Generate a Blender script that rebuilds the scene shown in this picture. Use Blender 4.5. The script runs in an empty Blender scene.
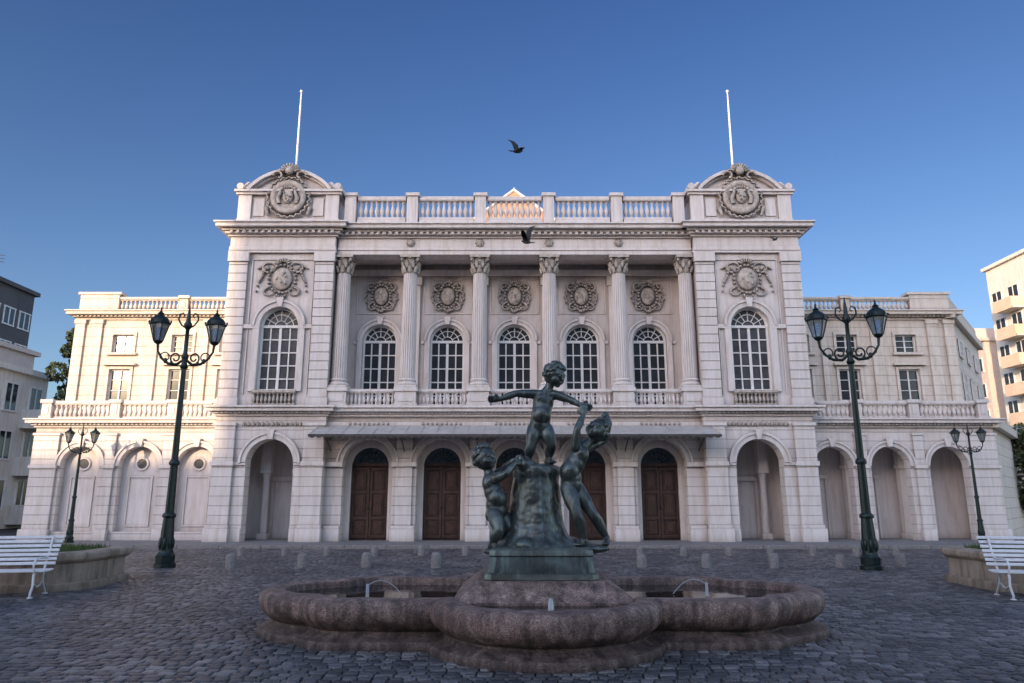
import bpy, bmesh, math, random
from mathutils import Vector, Matrix, Quaternion
R=random.Random(7)
rad=math.radians
scene=bpy.context.scene
COL=scene.collection
# ------------------------------------------------------------------ materials
def nt(name):
    m=bpy.data.materials.new(name); m.use_nodes=True
    t=m.node_tree; b=t.nodes['Principled BSDF']
    return m,t,b
def N(t,ty,**kw):
    n=t.nodes.new(ty)
    for k,v in kw.items():
        if k.startswith('i_'):
            key=k[2:]
            key=int(key) if key.isdigit() else key.replace('_',' ')
            n.inputs[key].default_value=v
        else: setattr(n,k,v)
    return n
def ramp(t,fac,stops):
    n=t.nodes.new('ShaderNodeValToRGB'); e=n.color_ramp.elements
    while len(e)<len(stops): e.new(0.5)
    for i,(p,c) in enumerate(stops):
        e[i].position=p; e[i].color=(c[0],c[1],c[2],1)
    t.links.new(fac,n.inputs[0]); return n
def mulcol(t,a,b,f=1.0,mode='MULTIPLY'):
    n=t.nodes.new('ShaderNodeMix'); n.data_type='RGBA'; n.blend_type=mode
    if isinstance(f,(int,float)): n.inputs[0].default_value=f
    else: t.links.new(f,n.inputs[0])
    for s,k in ((a,6),(b,7)):
        if isinstance(s,(tuple,list)): n.inputs[k].default_value=(s[0],s[1],s[2],1)
        else: t.links.new(s,n.inputs[k])
    return n.outputs[2]
def mat_gen(name,col,rough=0.7,metal=0.0,var=0.18,nscale=3.0,bump=0.15,bscale=40,streak=0.0,groove=None,ao=0.0,spec=None,col2=None):
    m,t,b=nt(name); L=t.links
    pos=N(t,'ShaderNodeNewGeometry').outputs['Position']
    n1=N(t,'ShaderNodeTexNoise',i_Scale=nscale,i_Detail=6.0,i_Roughness=0.65); L.new(pos,n1.inputs['Vector'])
    d=[c*(1-var) for c in col]; l=[min(1,c*(1+var)) for c in col]
    if col2: d=col2
    c=ramp(t,n1.outputs[0],[(0.3,d),(0.7,l)]).outputs[0]
    if streak:
        mp=N(t,'ShaderNodeMapping'); mp.inputs['Scale'].default_value=(3.0,3.0,0.35); L.new(pos,mp.inputs[0])
        n2=N(t,'ShaderNodeTexNoise',i_Scale=1.6,i_Detail=7.0,i_Roughness=0.7); L.new(mp.outputs[0],n2.inputs['Vector'])
        g=1-streak
        r2=ramp(t,n2.outputs[0],[(0.36,(g,g*0.96,g*0.9)),(0.56,(1,1,1))]).outputs[0]
        c=mulcol(t,c,r2)
    n3=N(t,'ShaderNodeTexNoise',i_Scale=bscale,i_Detail=4.0); L.new(pos,n3.inputs['Vector'])
    bp=N(t,'ShaderNodeBump',i_Strength=bump,i_Distance=0.02); L.new(n3.outputs[0],bp.inputs['Height'])
    last=bp.outputs[0]
    if groove:
        w,h,mo=groove
        sx=N(t,'ShaderNodeSeparateXYZ'); L.new(pos,sx.inputs[0])
        ad=N(t,'ShaderNodeMath',operation='ADD'); L.new(sx.outputs[0],ad.inputs[0]); L.new(sx.outputs[1],ad.inputs[1])
        cb=N(t,'ShaderNodeCombineXYZ'); L.new(ad.outputs[0],cb.inputs[0]); L.new(sx.outputs[2],cb.inputs[1])
        br=N(t,'ShaderNodeTexBrick'); br.inputs['Scale'].default_value=1.0
        br.inputs['Brick Width'].default_value=w; br.inputs['Row Height'].default_value=h
        br.inputs['Mortar Size'].default_value=mo; br.inputs['Mortar Smooth'].default_value=0.3
        br.inputs['Color1'].default_value=(1,1,1,1); br.inputs['Color2'].default_value=(0.97,0.965,0.96,1); br.inputs['Mortar'].default_value=(0.66,0.61,0.60,1)
        L.new(cb.outputs[0],br.inputs['Vector'])
        c=mulcol(t,c,br.outputs['Color'])
        iv=N(t,'ShaderNodeMath',operation='SUBTRACT'); iv.inputs[0].default_value=1; L.new(br.outputs['Fac'],iv.inputs[1])
        b2=N(t,'ShaderNodeBump',i_Strength=0.8,i_Distance=0.025); L.new(iv.outputs[0],b2.inputs['Height']); L.new(last,b2.inputs['Normal']); last=b2.outputs[0]
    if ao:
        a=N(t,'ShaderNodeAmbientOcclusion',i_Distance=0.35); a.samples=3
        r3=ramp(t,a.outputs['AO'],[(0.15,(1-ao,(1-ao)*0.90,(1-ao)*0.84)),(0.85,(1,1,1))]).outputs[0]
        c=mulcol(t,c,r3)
    L.new(c,b.inputs['Base Color']); L.new(last,b.inputs['Normal'])
    b.inputs['Roughness'].default_value=rough; b.inputs['Metallic'].default_value=metal
    if spec is not None: b.inputs['Specular IOR Level'].default_value=spec
    return m
PL=(0.78,0.72,0.70)
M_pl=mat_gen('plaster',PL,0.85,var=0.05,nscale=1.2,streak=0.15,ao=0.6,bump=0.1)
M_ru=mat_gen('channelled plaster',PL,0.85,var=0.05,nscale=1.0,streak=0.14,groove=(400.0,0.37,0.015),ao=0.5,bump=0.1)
M_pn=mat_gen('recess plaster',(0.66,0.60,0.58),0.9,var=0.08,nscale=1.2,streak=0.15,ao=0.45)
M_or=mat_gen('ornament stone',(0.60,0.53,0.47),0.9,var=0.15,nscale=6,ao=0.88,col2=(0.34,0.29,0.25))
M_cream=mat_gen('cream plaster',(0.77,0.69,0.61),0.85,var=0.06,streak=0.15,groove=(400.0,0.45,0.012),ao=0.5)
M_white=mat_gen('white painted wood',(0.80,0.78,0.76),0.5,var=0.08,bump=0.05)
M_pole=mat_gen('white pole paint',(0.85,0.84,0.82),0.4,var=0.05)
M_glass=mat_gen('window glass',(0.030,0.033,0.038),0.12,var=0.5,nscale=1.5,bump=0.02,bscale=2,spec=0.6)
M_shut=mat_gen('grey window glass',(0.075,0.076,0.082),0.2,var=0.4,nscale=2,bump=0.02)
M_wood=mat_gen('door wood',(0.062,0.028,0.018),0.42,var=0.4,nscale=5,bump=0.3,bscale=60,ao=0.75)
M_dark=mat_gen('dark interior',(0.03,0.027,0.025),0.9)
M_iron=mat_gen('green cast iron',(0.014,0.026,0.025),0.36,metal=0.4,var=0.3,nscale=12,bump=0.2,bscale=70)
M_can=mat_gen('canopy zinc',(0.50,0.47,0.45),0.55,var=0.2,nscale=2,metal=0.1)
M_candk=mat_gen('dark iron',(0.06,0.053,0.048),0.6,var=0.25)
M_side=mat_gen('pavement slabs',(0.20,0.19,0.19),0.75,var=0.25,nscale=4)
M_boll=mat_gen('bollard stone',(0.22,0.205,0.20),0.9,var=0.3,nscale=15,bump=0.4)
M_bench=mat_gen('white bench paint',(0.74,0.74,0.76),0.45,var=0.1,nscale=9,ao=0.5)
M_plant=mat_gen('planter plaster',(0.36,0.285,0.225),0.85,var=0.2,nscale=3,streak=0.45,bump=0.3,ao=0.5)
M_grass=mat_gen('grass',(0.06,0.10,0.025),0.9,var=0.5,nscale=8)
M_roof=mat_gen('roof tiles',(0.52,0.28,0.17),0.85,var=0.15,nscale=3)
M_bird=mat_gen('pigeon feathers',(0.03,0.03,0.035),0.7,var=0.4,nscale=20)
M_bark=mat_gen('bark',(0.06,0.045,0.035),0.9,var=0.3,nscale=10,bump=0.6)
M_conc=mat_gen('dark concrete',(0.10,0.095,0.10),0.8,var=0.2,nscale=0.6)
M_apt=mat_gen('apartment plaster',(0.80,0.76,0.71),0.8,var=0.07,nscale=0.7,streak=0.15)
M_balc=mat_gen('balcony tan',(0.72,0.55,0.42),0.8,var=0.12,nscale=0.7)
M_pink=mat_gen('pink apartment plaster',(0.66,0.54,0.48),0.8,var=0.1)
def leaf_mat(name,c):
    m,t,b=nt(name); at=N(t,'ShaderNodeAttribute',attribute_name='tone')
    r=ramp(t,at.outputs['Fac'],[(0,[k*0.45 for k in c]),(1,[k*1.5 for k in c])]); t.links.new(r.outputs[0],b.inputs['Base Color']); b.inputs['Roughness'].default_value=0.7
    return m
M_leaf=leaf_mat('leaves',(0.055,0.075,0.025))
M_lg,_t,_b=nt('lantern glass'); _b.inputs['Base Color'].default_value=(0.55,0.6,0.6,1); _b.inputs['Transmission Weight'].default_value=0.75; _b.inputs['Roughness'].default_value=0.18
M_wat,_t,_b=nt('fountain water'); _b.inputs['Base Color'].default_value=(0.015,0.018,0.018,1); _b.inputs['Roughness'].default_value=0.04
_n=N(_t,'ShaderNodeTexNoise',i_Scale=9.0,i_Detail=3.0); _bp=N(_t,'ShaderNodeBump',i_Strength=0.3,i_Distance=0.02); _t.links.new(_n.outputs[0],_bp.inputs['Height']); _t.links.new(_bp.outputs[0],_b.inputs['Normal'])
M_jet,_t,_b=nt('water jet'); _b.inputs['Base Color'].default_value=(0.75,0.8,0.85,1); _b.inputs['Transmission Weight'].default_value=0.5; _b.inputs['Roughness'].default_value=0.1
def bronze():
    m,t,b=nt('weathered bronze'); L=t.links
    g=N(t,'ShaderNodeNewGeometry'); pos=g.outputs['Position']
    n=N(t,'ShaderNodeTexNoise',i_Scale=4.0,i_Detail=8.0,i_Roughness=0.6); L.new(pos,n.inputs['Vector'])
    c=ramp(t,n.outputs[0],[(0.32,(0.042,0.046,0.045)),(0.55,(0.085,0.103,0.100)),(0.78,(0.150,0.200,0.192))]).outputs[0]
    mp=N(t,'ShaderNodeMapping'); mp.inputs['Scale'].default_value=(14,14,1.6); L.new(pos,mp.inputs[0])
    n2=N(t,'ShaderNodeTexNoise',i_Scale=1.0,i_Detail=5.0); L.new(mp.outputs[0],n2.inputs['Vector'])
    r2=ramp(t,n2.outputs[0],[(0.55,(0,0,0)),(0.8,(0.8,0.8,0.8))]).outputs[0]
    c=mulcol(t,c,(0.21,0.27,0.26),f=r2,mode='MIX')
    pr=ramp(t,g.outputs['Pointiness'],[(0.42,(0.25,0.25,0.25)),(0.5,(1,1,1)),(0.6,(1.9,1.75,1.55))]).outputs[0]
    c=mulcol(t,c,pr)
    L.new(c,b.inputs['Base Color']); b.inputs['Metallic'].default_value=0.5
    rr=ramp(t,n.outputs[0],[(0.3,(0.28,)*3),(0.7,(0.42,)*3)]).outputs[0]; L.new(rr,b.inputs['Roughness'])
    bp=N(t,'ShaderNodeBump',i_Strength=0.2,i_Distance=0.01); n3=N(t,'ShaderNodeTexNoise',i_Scale=45.0,i_Detail=4.0); L.new(pos,n3.inputs['Vector']); L.new(n3.outputs[0],bp.inputs['Height']); L.new(bp.outputs[0],b.inputs['Normal'])
    return m
M_bz=bronze()
def fountain_stone():
    m,t,b=nt('fountain granite'); L=t.links
    pos=N(t,'ShaderNodeNewGeometry').outputs['Position']
    n=N(t,'ShaderNodeTexNoise',i_Scale=4.5,i_Detail=9.0,i_Roughness=0.75); L.new(pos,n.inputs['Vector'])
    c=ramp(t,n.outputs[0],[(0.34,(0.11,0.075,0.066)),(0.5,(0.30,0.205,0.175)),(0.66,(0.50,0.37,0.32))]).outputs[0]
    n2=N(t,'ShaderNodeTexNoise',i_Scale=60.0,i_Detail=3.0); L.new(pos,n2.inputs['Vector'])
    c=mulcol(t,c,ramp(t,n2.outputs[0],[(0.38,(0.5,0.5,0.5)),(0.6,(1.15,1.12,1.1))]).outputs[0])
    mp=N(t,'ShaderNodeMapping'); mp.inputs['Scale'].default_value=(9,9,1.0); L.new(pos,mp.inputs[0])
    n4=N(t,'ShaderNodeTexNoise',i_Scale=1.0,i_Detail=5.0); L.new(mp.outputs[0],n4.inputs['Vector'])
    c=mulcol(t,c,ramp(t,n4.outputs[0],[(0.38,(0.45,0.43,0.42)),(0.6,(1,1,1))]).outputs[0])
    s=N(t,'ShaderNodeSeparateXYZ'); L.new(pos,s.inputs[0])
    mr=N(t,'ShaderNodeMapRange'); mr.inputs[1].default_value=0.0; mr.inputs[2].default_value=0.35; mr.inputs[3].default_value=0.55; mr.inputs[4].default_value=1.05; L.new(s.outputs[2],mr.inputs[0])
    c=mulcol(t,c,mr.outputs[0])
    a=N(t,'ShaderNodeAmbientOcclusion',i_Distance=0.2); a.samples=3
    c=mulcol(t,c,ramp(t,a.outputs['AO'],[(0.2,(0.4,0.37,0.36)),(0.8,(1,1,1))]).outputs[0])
    L.new(c,b.inputs['Base Color']); L.new(ramp(t,n.outputs[0],[(0.35,(0.35,)*3),(0.6,(0.7,)*3)]).outputs[0],b.inputs['Roughness'])
    v=N(t,'ShaderNodeTexNoise',i_Scale=22.0,i_Detail=8.0,i_Roughness=0.75); L.new(pos,v.inputs['Vector'])
    bp=N(t,'ShaderNodeBump',i_Strength=0.9,i_Distance=0.03); L.new(v.outputs[0],bp.inputs['Height']); L.new(bp.outputs[0],b.inputs['Normal'])
    return m
M_fs=fountain_stone()
def cobble_mat():
    m,t,b=nt('cobble setts'); L=t.links
    pos=N(t,'ShaderNodeNewGeometry').outputs['Position']
    at=N(t,'ShaderNodeAttribute',attribute_name='tone')
    c=ramp(t,at.outputs['Fac'],[(0,(0.045,0.044,0.047)),(0.5,(0.115,0.110,0.112)),(1,(0.25,0.238,0.235))]).outputs[0]
    n=N(t,'ShaderNodeTexNoise',i_Scale=0.45,i_Detail=4.0); L.new(pos,n.inputs['Vector'])
    c=mulcol(t,c,ramp(t,n.outputs[0],[(0.35,(0.65,0.65,0.67)),(0.65,(1.25,1.22,1.22))]).outputs[0])
    n2=N(t,'ShaderNodeTexNoise',i_Scale=40.0,i_Detail=4.0); L.new(pos,n2.inputs['Vector'])
    c=mulcol(t,c,ramp(t,n2.outputs[0],[(0.3,(0.6,0.6,0.6)),(0.65,(1.15,1.15,1.15))]).outputs[0])
    L.new(c,b.inputs['Base Color'])
    L.new(ramp(t,n2.outputs[0],[(0.3,(0.34,)*3),(0.7,(0.56,)*3)]).outputs[0],b.inputs['Roughness'])
    bp=N(t,'ShaderNodeBump',i_Strength=0.5,i_Distance=0.01); L.new(n2.outputs[0],bp.inputs['Height']); L.new(bp.outputs[0],b.inputs['Normal'])
    return m
M_cob=cobble_mat()
M_gnd=mat_gen('ground grit',(0.022,0.020,0.020),0.9,var=0.4,nscale=12,bump=0.6,bscale=30)
# ------------------------------------------------------------------ mesh builder
class MB:
    def __init__(s): s.v=[];s.f=[];s.m=[];s.mi=0
    def add(s,vs,fs):
        n=len(s.v); s.v+=[tuple(p) for p in vs]; s.f+=[tuple(i+n for i in f) for f in fs]; s.m+=[s.mi]*len(fs)
    def box(s,x0,x1,y0,y1,z0,z1):
        if x0>x1:x0,x1=x1,x0
        s.add([(x0,y0,z0),(x1,y0,z0),(x1,y1,z0),(x0,y1,z0),(x0,y0,z1),(x1,y0,z1),(x1,y1,z1),(x0,y1,z1)],
              [(0,3,2,1),(4,5,6,7),(0,1,5,4),(1,2,6,5),(2,3,7,6),(3,0,4,7)])
    def hexa(s,bot,top):
        n=len(bot); s.add(list(bot)+list(top),[tuple(range(n))[::-1],tuple(range(n,2*n))]+[(i,(i+1)%n,n+(i+1)%n,n+i) for i in range(n)])
    def prism(s,poly,y0,y1):
        n=len(poly); s.add([(x,y0,z) for x,z in poly]+[(x,y1,z) for x,z in poly],[tuple(range(n)),tuple(range(n,2*n))[::-1]]+[(i,n+i,n+(i+1)%n,(i+1)%n) for i in range(n)])
    def lathe(s,prof,c=(0,0,0),n=12,mod=None):
        vs=[];fs=[]
        for r,z in prof:
            for k in range(n):
                a=2*math.pi*k/n; rr=r*(mod(a,z) if mod else 1)
                vs.append((c[0]+rr*math.cos(a),c[1]+rr*math.sin(a),c[2]+z))
        for i in range(len(prof)-1):
            for k in range(n):
                a=i*n+k;b=i*n+(k+1)%n; fs.append((a,b,b+n,a+n))
        fs.append(tuple(range(n))[::-1]); fs.append(tuple(range((len(prof)-1)*n,len(prof)*n)))
        s.add(vs,fs)
    def sph(s,c,r,n=10,m=7,rot=None):
        if isinstance(r,(int,float)): r=(r,r,r)
        c=Vector(c); vs=[];fs=[]
        for i in range(1,m):
            th=math.pi*i/m
            for k in range(n):
                a=2*math.pi*k/n
                p=Vector((r[0]*math.sin(th)*math.cos(a),r[1]*math.sin(th)*math.sin(a),r[2]*math.cos(th)))
                if rot: p=rot@p
                vs.append(c+p)
        t=Vector((0,0,r[2])); 
        if rot: t=rot@t
        vs.append(c+t); vs.append(c-t); T=len(vs)-2
        for i in range(m-2):
            for k in range(n):
                a=i*n+k;b=i*n+(k+1)%n; fs.append((a,a+n,b+n,b))
        for k in range(n):
            fs.append((T,k,(k+1)%n)); fs.append((T+1,(m-2)*n+(k+1)%n,(m-2)*n+k))
        s.add(vs,fs)
    def tube(s,pts,rs,n=8):
        pts=[Vector(p) for p in pts]
        if isinstance(rs,(int,float)): rs=[rs]*len(pts)
        vs=[];fs=[]; ref=None
        for i,p in enumerate(pts):
            d=(pts[min(i+1,len(pts)-1)]-pts[max(i-1,0)]).normalized()
            if ref is None:
                ref=Vector((0,0,1)) if abs(d.z)<0.9 else Vector((1,0,0))
            u=(ref-d*ref.dot(d)).normalized(); w=d.cross(u); ref=u
            for k in range(n):
                a=2*math.pi*k/n; vs.append(p+rs[i]*(u*math.cos(a)+w*math.sin(a)))
        for i in range(len(pts)-1):
            for k in range(n):
                a=i*n+k;b=i*n+(k+1)%n; fs.append((a,b,b+n,a+n))
        fs.append(tuple(range(n))[::-1]); fs.append(tuple(range((len(pts)-1)*n,len(pts)*n)))
        s.add(vs,fs)
    def cap(s,p,q,r0,r1,n=12):
        s.tube([p,q],[r0,r1],n); s.sph(p,r0,n,8); s.sph(q,r1,n,8)
def clusters(mb,tol=0.03):
    par=list(range(len(mb.v)))
    def fd(i):
        while par[i]!=i: par[i]=par[par[i]]; i=par[i]
        return i
    for f in mb.f:
        a=fd(f[0])
        for j in f[1:]:
            b=fd(j)
            if a!=b: par[b]=a
    comp={}
    for i in range(len(mb.v)): comp.setdefault(fd(i),[]).append(i)
    boxes=[]
    for r,ids in comp.items():
        P=[mb.v[i] for i in ids]
        boxes.append([min(p[k] for p in P)-tol for k in range(3)]+[max(p[k] for p in P)+tol for k in range(3)])
    roots=list(comp); up=list(range(len(roots)))
    def f2(i):
        while up[i]!=i: i=up[i]
        return i
    for i in range(len(roots)):
        for j in range(i):
            A,B=boxes[i],boxes[j]
            if all(A[k]<=B[k+3] and B[k]<=A[k+3] for k in range(3)):
                a,b=f2(i),f2(j)
                if a!=b: up[a]=b
    g={}
    for i,r in enumerate(roots): g.setdefault(f2(i),set()).add(r)
    out=[]
    for rs in g.values():
        m=MB(); mp={}
        for fi,f in enumerate(mb.f):
            if fd(f[0]) in rs:
                nf=[]
                for i in f:
                    if i not in mp: mp[i]=len(m.v); m.v.append(mb.v[i])
                    nf.append(mp[i])
                m.f.append(tuple(nf)); m.m.append(mb.m[fi])
        out.append(m)
    return out
WL={}
def finish(mb,name,mats,parent=None,loc=(0,0,0),smooth=None,recalc=True,bevel=0):
    me=bpy.data.meshes.new(name); me.from_pydata(mb.v,[],mb.f)
    if not isinstance(mats,(list,tuple)): mats=[mats]
    for m in mats: me.materials.append(m)
    if len(mats)>1: me.polygons.foreach_set('material_index',mb.m)
    if recalc:
        bm=bmesh.new(); bm.from_mesh(me); bmesh.ops.remove_doubles(bm,verts=bm.verts,dist=0.0004); bmesh.ops.recalc_face_normals(bm,faces=bm.faces); bm.to_mesh(me); bm.free()
    if smooth is not None:
        me.shade_smooth()
        if smooth<179: me.set_sharp_from_angle(angle=rad(smooth))
    o=bpy.data.objects.new(name,me); COL.objects.link(o)
    loc=Vector(loc); WL[o.name]=loc
    if parent: o.parent=parent; o.location=loc-WL[parent.name]
    else: o.location=loc
    if bevel:
        b=o.modifiers.new('bevel','BEVEL'); b.width=bevel; b.segments=2; b.limit_method='ANGLE'; b.angle_limit=rad(50)
    return o
def inst(src,parent,loc):
    o=src.copy(); COL.objects.link(o); loc=Vector(loc); WL[o.name]=loc; o.parent=parent
    o.location=loc-(WL[parent.name] if parent else Vector((0,0,0)))
    sl=WL[src.name]
    for ch in src.children:
        c=ch.copy(); COL.objects.link(c); c.parent=o; WL[c.name]=loc+WL[ch.name]-sl
    return o
def tag(o,label,cat,group=None):
    o['label']=label; o['category']=cat
    if group: o['group']=group
def empty(name,loc,label,cat,group=None):
    o=bpy.data.objects.new(name,None); COL.objects.link(o); o.location=loc; WL[o.name]=Vector(loc); tag(o,label,cat,group); return o
def copy_tree(root,loc,rz=None,sc=None):
    o=root.copy(); COL.objects.link(o); o.location=loc
    if rz is not None: o.rotation_euler[2]=rz
    if sc: o.scale=(sc,)*3
    def rec(a,b):
        for ch in a.children:
            c=ch.copy(); COL.objects.link(c); c.parent=b; rec(ch,c)
    rec(root,o); return o
# ------------------------------------------------------------------ architecture helpers
def arch_wall(mb,x0,x1,z0,z1,y0,y1,ops,seg=20):
    if x0>x1: x0,x1=x1,x0
    def q(pts):
        mb.add([(x,y0,z) for x,z in pts],[tuple(range(len(pts)))]); mb.add([(x,y1,z) for x,z in pts],[tuple(range(len(pts)))[::-1]])
    def strip(xa,za,xb,zb): mb.add([(xa,y0,za),(xb,y0,zb),(xb,y1,zb),(xa,y1,za)],[(0,1,2,3)])
    def panel(a,b,c,d):
        if b-a>1e-4 and d-c>1e-4: q([(a,c),(b,c),(b,d),(a,d)])
    x=x0
    for cx,w,zb,zs,kind in sorted(ops):
        l=cx-w/2;r=cx+w/2
        panel(x,l,z0,z1)
        if zb>z0: panel(l,r,z0,zb); strip(l,zb,r,zb)
        strip(l,zb,l,zs); strip(r,zb,r,zs)
        if kind=='a':
            P=[(cx-w/2*math.cos(math.pi*i/seg),zs+w/2*math.sin(math.pi*i/seg)) for i in range(seg+1)]
            for (xa,za),(xb,zb2) in zip(P,P[1:]):
                q([(xa,za),(xb,zb2),(xb,z1),(xa,z1)]); strip(xa,za,xb,zb2)
        else:
            panel(l,r,zs,z1); strip(l,zs,r,zs)
        x=r
    panel(x,x1,z0,z1)
    strip(x0,z0,x0,z1); strip(x1,z0,x1,z1); strip(x0,z1,x1,z1)
def archivolt(mb,cx,zs,ri,ro,y0,y1,key=True,seg=22,jamb=None):
    P=[(math.cos(math.pi*i/seg),math.sin(math.pi*i/seg)) for i in range(seg+1)]
    m=(ro-ri)*0.3
    for i0,o0,yy in ((ri,ro,y0),(ro-m,ro+0.015,y0-0.05)):
        for (a,b),(c,d) in zip(P,P[1:]):
            mb.add([(cx+a*i0,yy,zs+b*i0),(cx+a*o0,yy,zs+b*o0),(cx+c*o0,yy,zs+d*o0),(cx+c*i0,yy,zs+d*i0),
                (cx+a*i0,y1,zs+b*i0),(cx+a*o0,y1,zs+b*o0),(cx+c*o0,y1,zs+d*o0),(cx+c*i0,y1,zs+d*i0)],[(0,1,2,3),(1,5,6,2),(0,3,7,4)])
    if jamb is not None:
        for s in (-1,1): mb.box(cx+s*ri,cx+s*ro,y0,y1,jamb,zs)
    if key:
        mb.prism([(cx-0.09,zs+ri-0.02),(cx+0.09,zs+ri-0.02),(cx+0.15,zs+ro+0.1),(cx-0.15,zs+ro+0.1)],y0-0.1,y1)
def cornice(mb,x0,x1,yw,yb,z0,steps,e0=1,e1=1,dent=None):
    z=z0
    if x0>x1: x0,x1=x1,x0
    for i,(h,p) in enumerate(steps):
        mb.box(x0-p*e0,x1+p*e1,yw-p,yb-0.003*i,z,z+h)
        if dent is not None and dent[0]==i:
            zz,dw,gap,dp=z,dent[1],dent[2],dent[3]
            n=int((x1-x0)/(dw+gap)); st=(x1-x0)/n
            for k in range(n):
                xc=x0+st*(k+0.5); mb.box(xc-dw/2,xc+dw/2,yw-p-dp,yw-p+0.01,z+0.003,z+h-0.003)
        z+=h
BAL=[(0.5,0),(0.5,0.07),(0.32,0.10),(0.42,0.17),(0.62,0.30),(0.66,0.40),(0.5,0.55),(0.3,0.74),(0.28,0.80),(0.45,0.84),(0.34,0.88),(0.5,0.93),(0.5,1)]
def balustrade(mb,x0,x1,y,z0,z1,sp=0.24,base=0.12,rail=0.13,d=0.22):
    if x0>x1:x0,x1=x1,x0
    mb.box(x0,x1,y-d/2,y+d/2,z0,z0+base); mb.box(x0,x1,y-d/2-0.03,y+d/2+0.03,z1-rail,z1); mb.box(x0,x1,y-d/2,y+d/2,z1-rail-0.04,z1-rail)
    h=z1-rail-0.04-z0-base; n=max(1,int((x1-x0)/sp)); st=(x1-x0)/n
    for k in range(n):
        mb.lathe([(r*min(sp*0.72,0.2),zz*h) for r,zz in BAL],(x0+st*(k+0.5),y,z0+base),8)
def pedestal(mb,x0,x1,y0,y1,z0,z1):
    if x0>x1:x0,x1=x1,x0
    mb.box(x0,x1,y0,y1,z0+0.12,z1-0.14)
    mb.box(x0-0.05,x1+0.05,y0-0.05,y1+0.05,z0,z0+0.12); mb.box(x0-0.06,x1+0.06,y0-0.06,y1+0.06,z1-0.14,z1+0.005)
    mb.box(x0+0.1,x1-0.1,y0-0.02,y0,z0+0.2,z1-0.24)
# ------------------------------------------------------------------ THEATRE
TH=empty('theatre_building',(0,29,0),'white neoclassical theatre with columned loggia, corner pavilions and low wings','theatre')
SPLIT={'pilaster','moulding','quoin','frieze_ornament','frieze_rosette','parapet_pedestal','terrace_pedestal','wing_pilaster','wing_upper_moulding','loggia_moulding','wing_attic','ridge','ceiling','panel_frame','canopy_bracket'}
def part(mb,name,mats,loc=(0,0,0),smooth=None,parent=None,bevel=0):
    if name in SPLIT:
        for m in clusters(mb): o=finish(m,name,mats,parent or TH,loc,smooth,bevel=bevel)
        return o
    return finish(mb,name,mats,parent or TH,loc,smooth,bevel=bevel)
def relief(w,h,seed,garland=True,wreath=False):
    r=random.Random(seed); mb=MB()
    mb.sph((0,-0.03,0),(w*0.21,0.16,h*0.3),14,10)
    n=22
    for k in range(n):
        a=2*math.pi*k/n; mb.sph((w*0.27*math.cos(a),-0.05,h*0.37*math.sin(a)),(0.065,0.09,0.065),7,5)
    if wreath:
        for k in range(34):
            a=2*math.pi*k/34; q=0.42+0.03*(k%2)
            mb.sph((w*q*math.cos(a),-0.03,h*q*math.sin(a)),(0.05,0.08,0.09),6,5,Matrix.Rotation(-a+0.5*(1 if k%2 else -1),3,'Y'))
    for k in range(7):
        mb.sph((r.uniform(-0.1,0.1)*w,-0.17,r.uniform(-0.17,0.17)*h),(0.05,0.05,0.07),6,5)
    for s in (-1,1):
        pts=[(s*w*(0.27+0.13*math.cos(t)),-0.06,h*(0.30+0.13*math.sin(t))) for t in [x*0.5 for x in range(-3,9)]]
        mb.tube(pts,[0.06-0.003*i for i in range(len(pts))],6)
        pts=[(s*w*(0.25+0.1*math.cos(t)),-0.06,h*(-0.33+0.1*math.sin(t))) for t in [-x*0.5 for x in range(-3,8)]]
        mb.tube(pts,[0.055-0.003*i for i in range(len(pts))],6)
        if garland:
            for k in range(11):
                u=k/10; mb.sph((s*w*(0.3+0.2*u),-0.05,h*(0.28-0.62*u*u+0.05*math.sin(u*9))),(0.075-0.03*u,0.09,0.085-0.03*u),7,5)
            for k in range(6):
                mb.sph((s*w*(0.36+0.13*k/5),-0.04,h*(0.38-0.02*k)),(0.06,0.06,0.04),6,5)
    for k in range(7):
        a=math.pi*(0.15+0.7*k/6); mb.sph((w*0.13*math.cos(a),-0.08,h*(0.36+0.14*math.sin(a))),(0.05,0.08,0.11),6,5,Matrix.Rotation(-(a-math.pi/2),3,'Y'))
    for k in range(5):
        a=-math.pi*(0.2+0.6*k/4); mb.sph((w*0.1*math.cos(a),-0.06,h*(-0.36+0.13*math.sin(a))),(0.05,0.07,0.08),6,5)
    return mb
steps1=[(0.10,0.08),(0.08,0.16),(0.14,0.34),(0.08,0.42)]
stepsT=[(0.10,0.08),(0.12,0.18),(0.10,0.28),(0.16,0.48),(0.07,0.55)]
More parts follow.
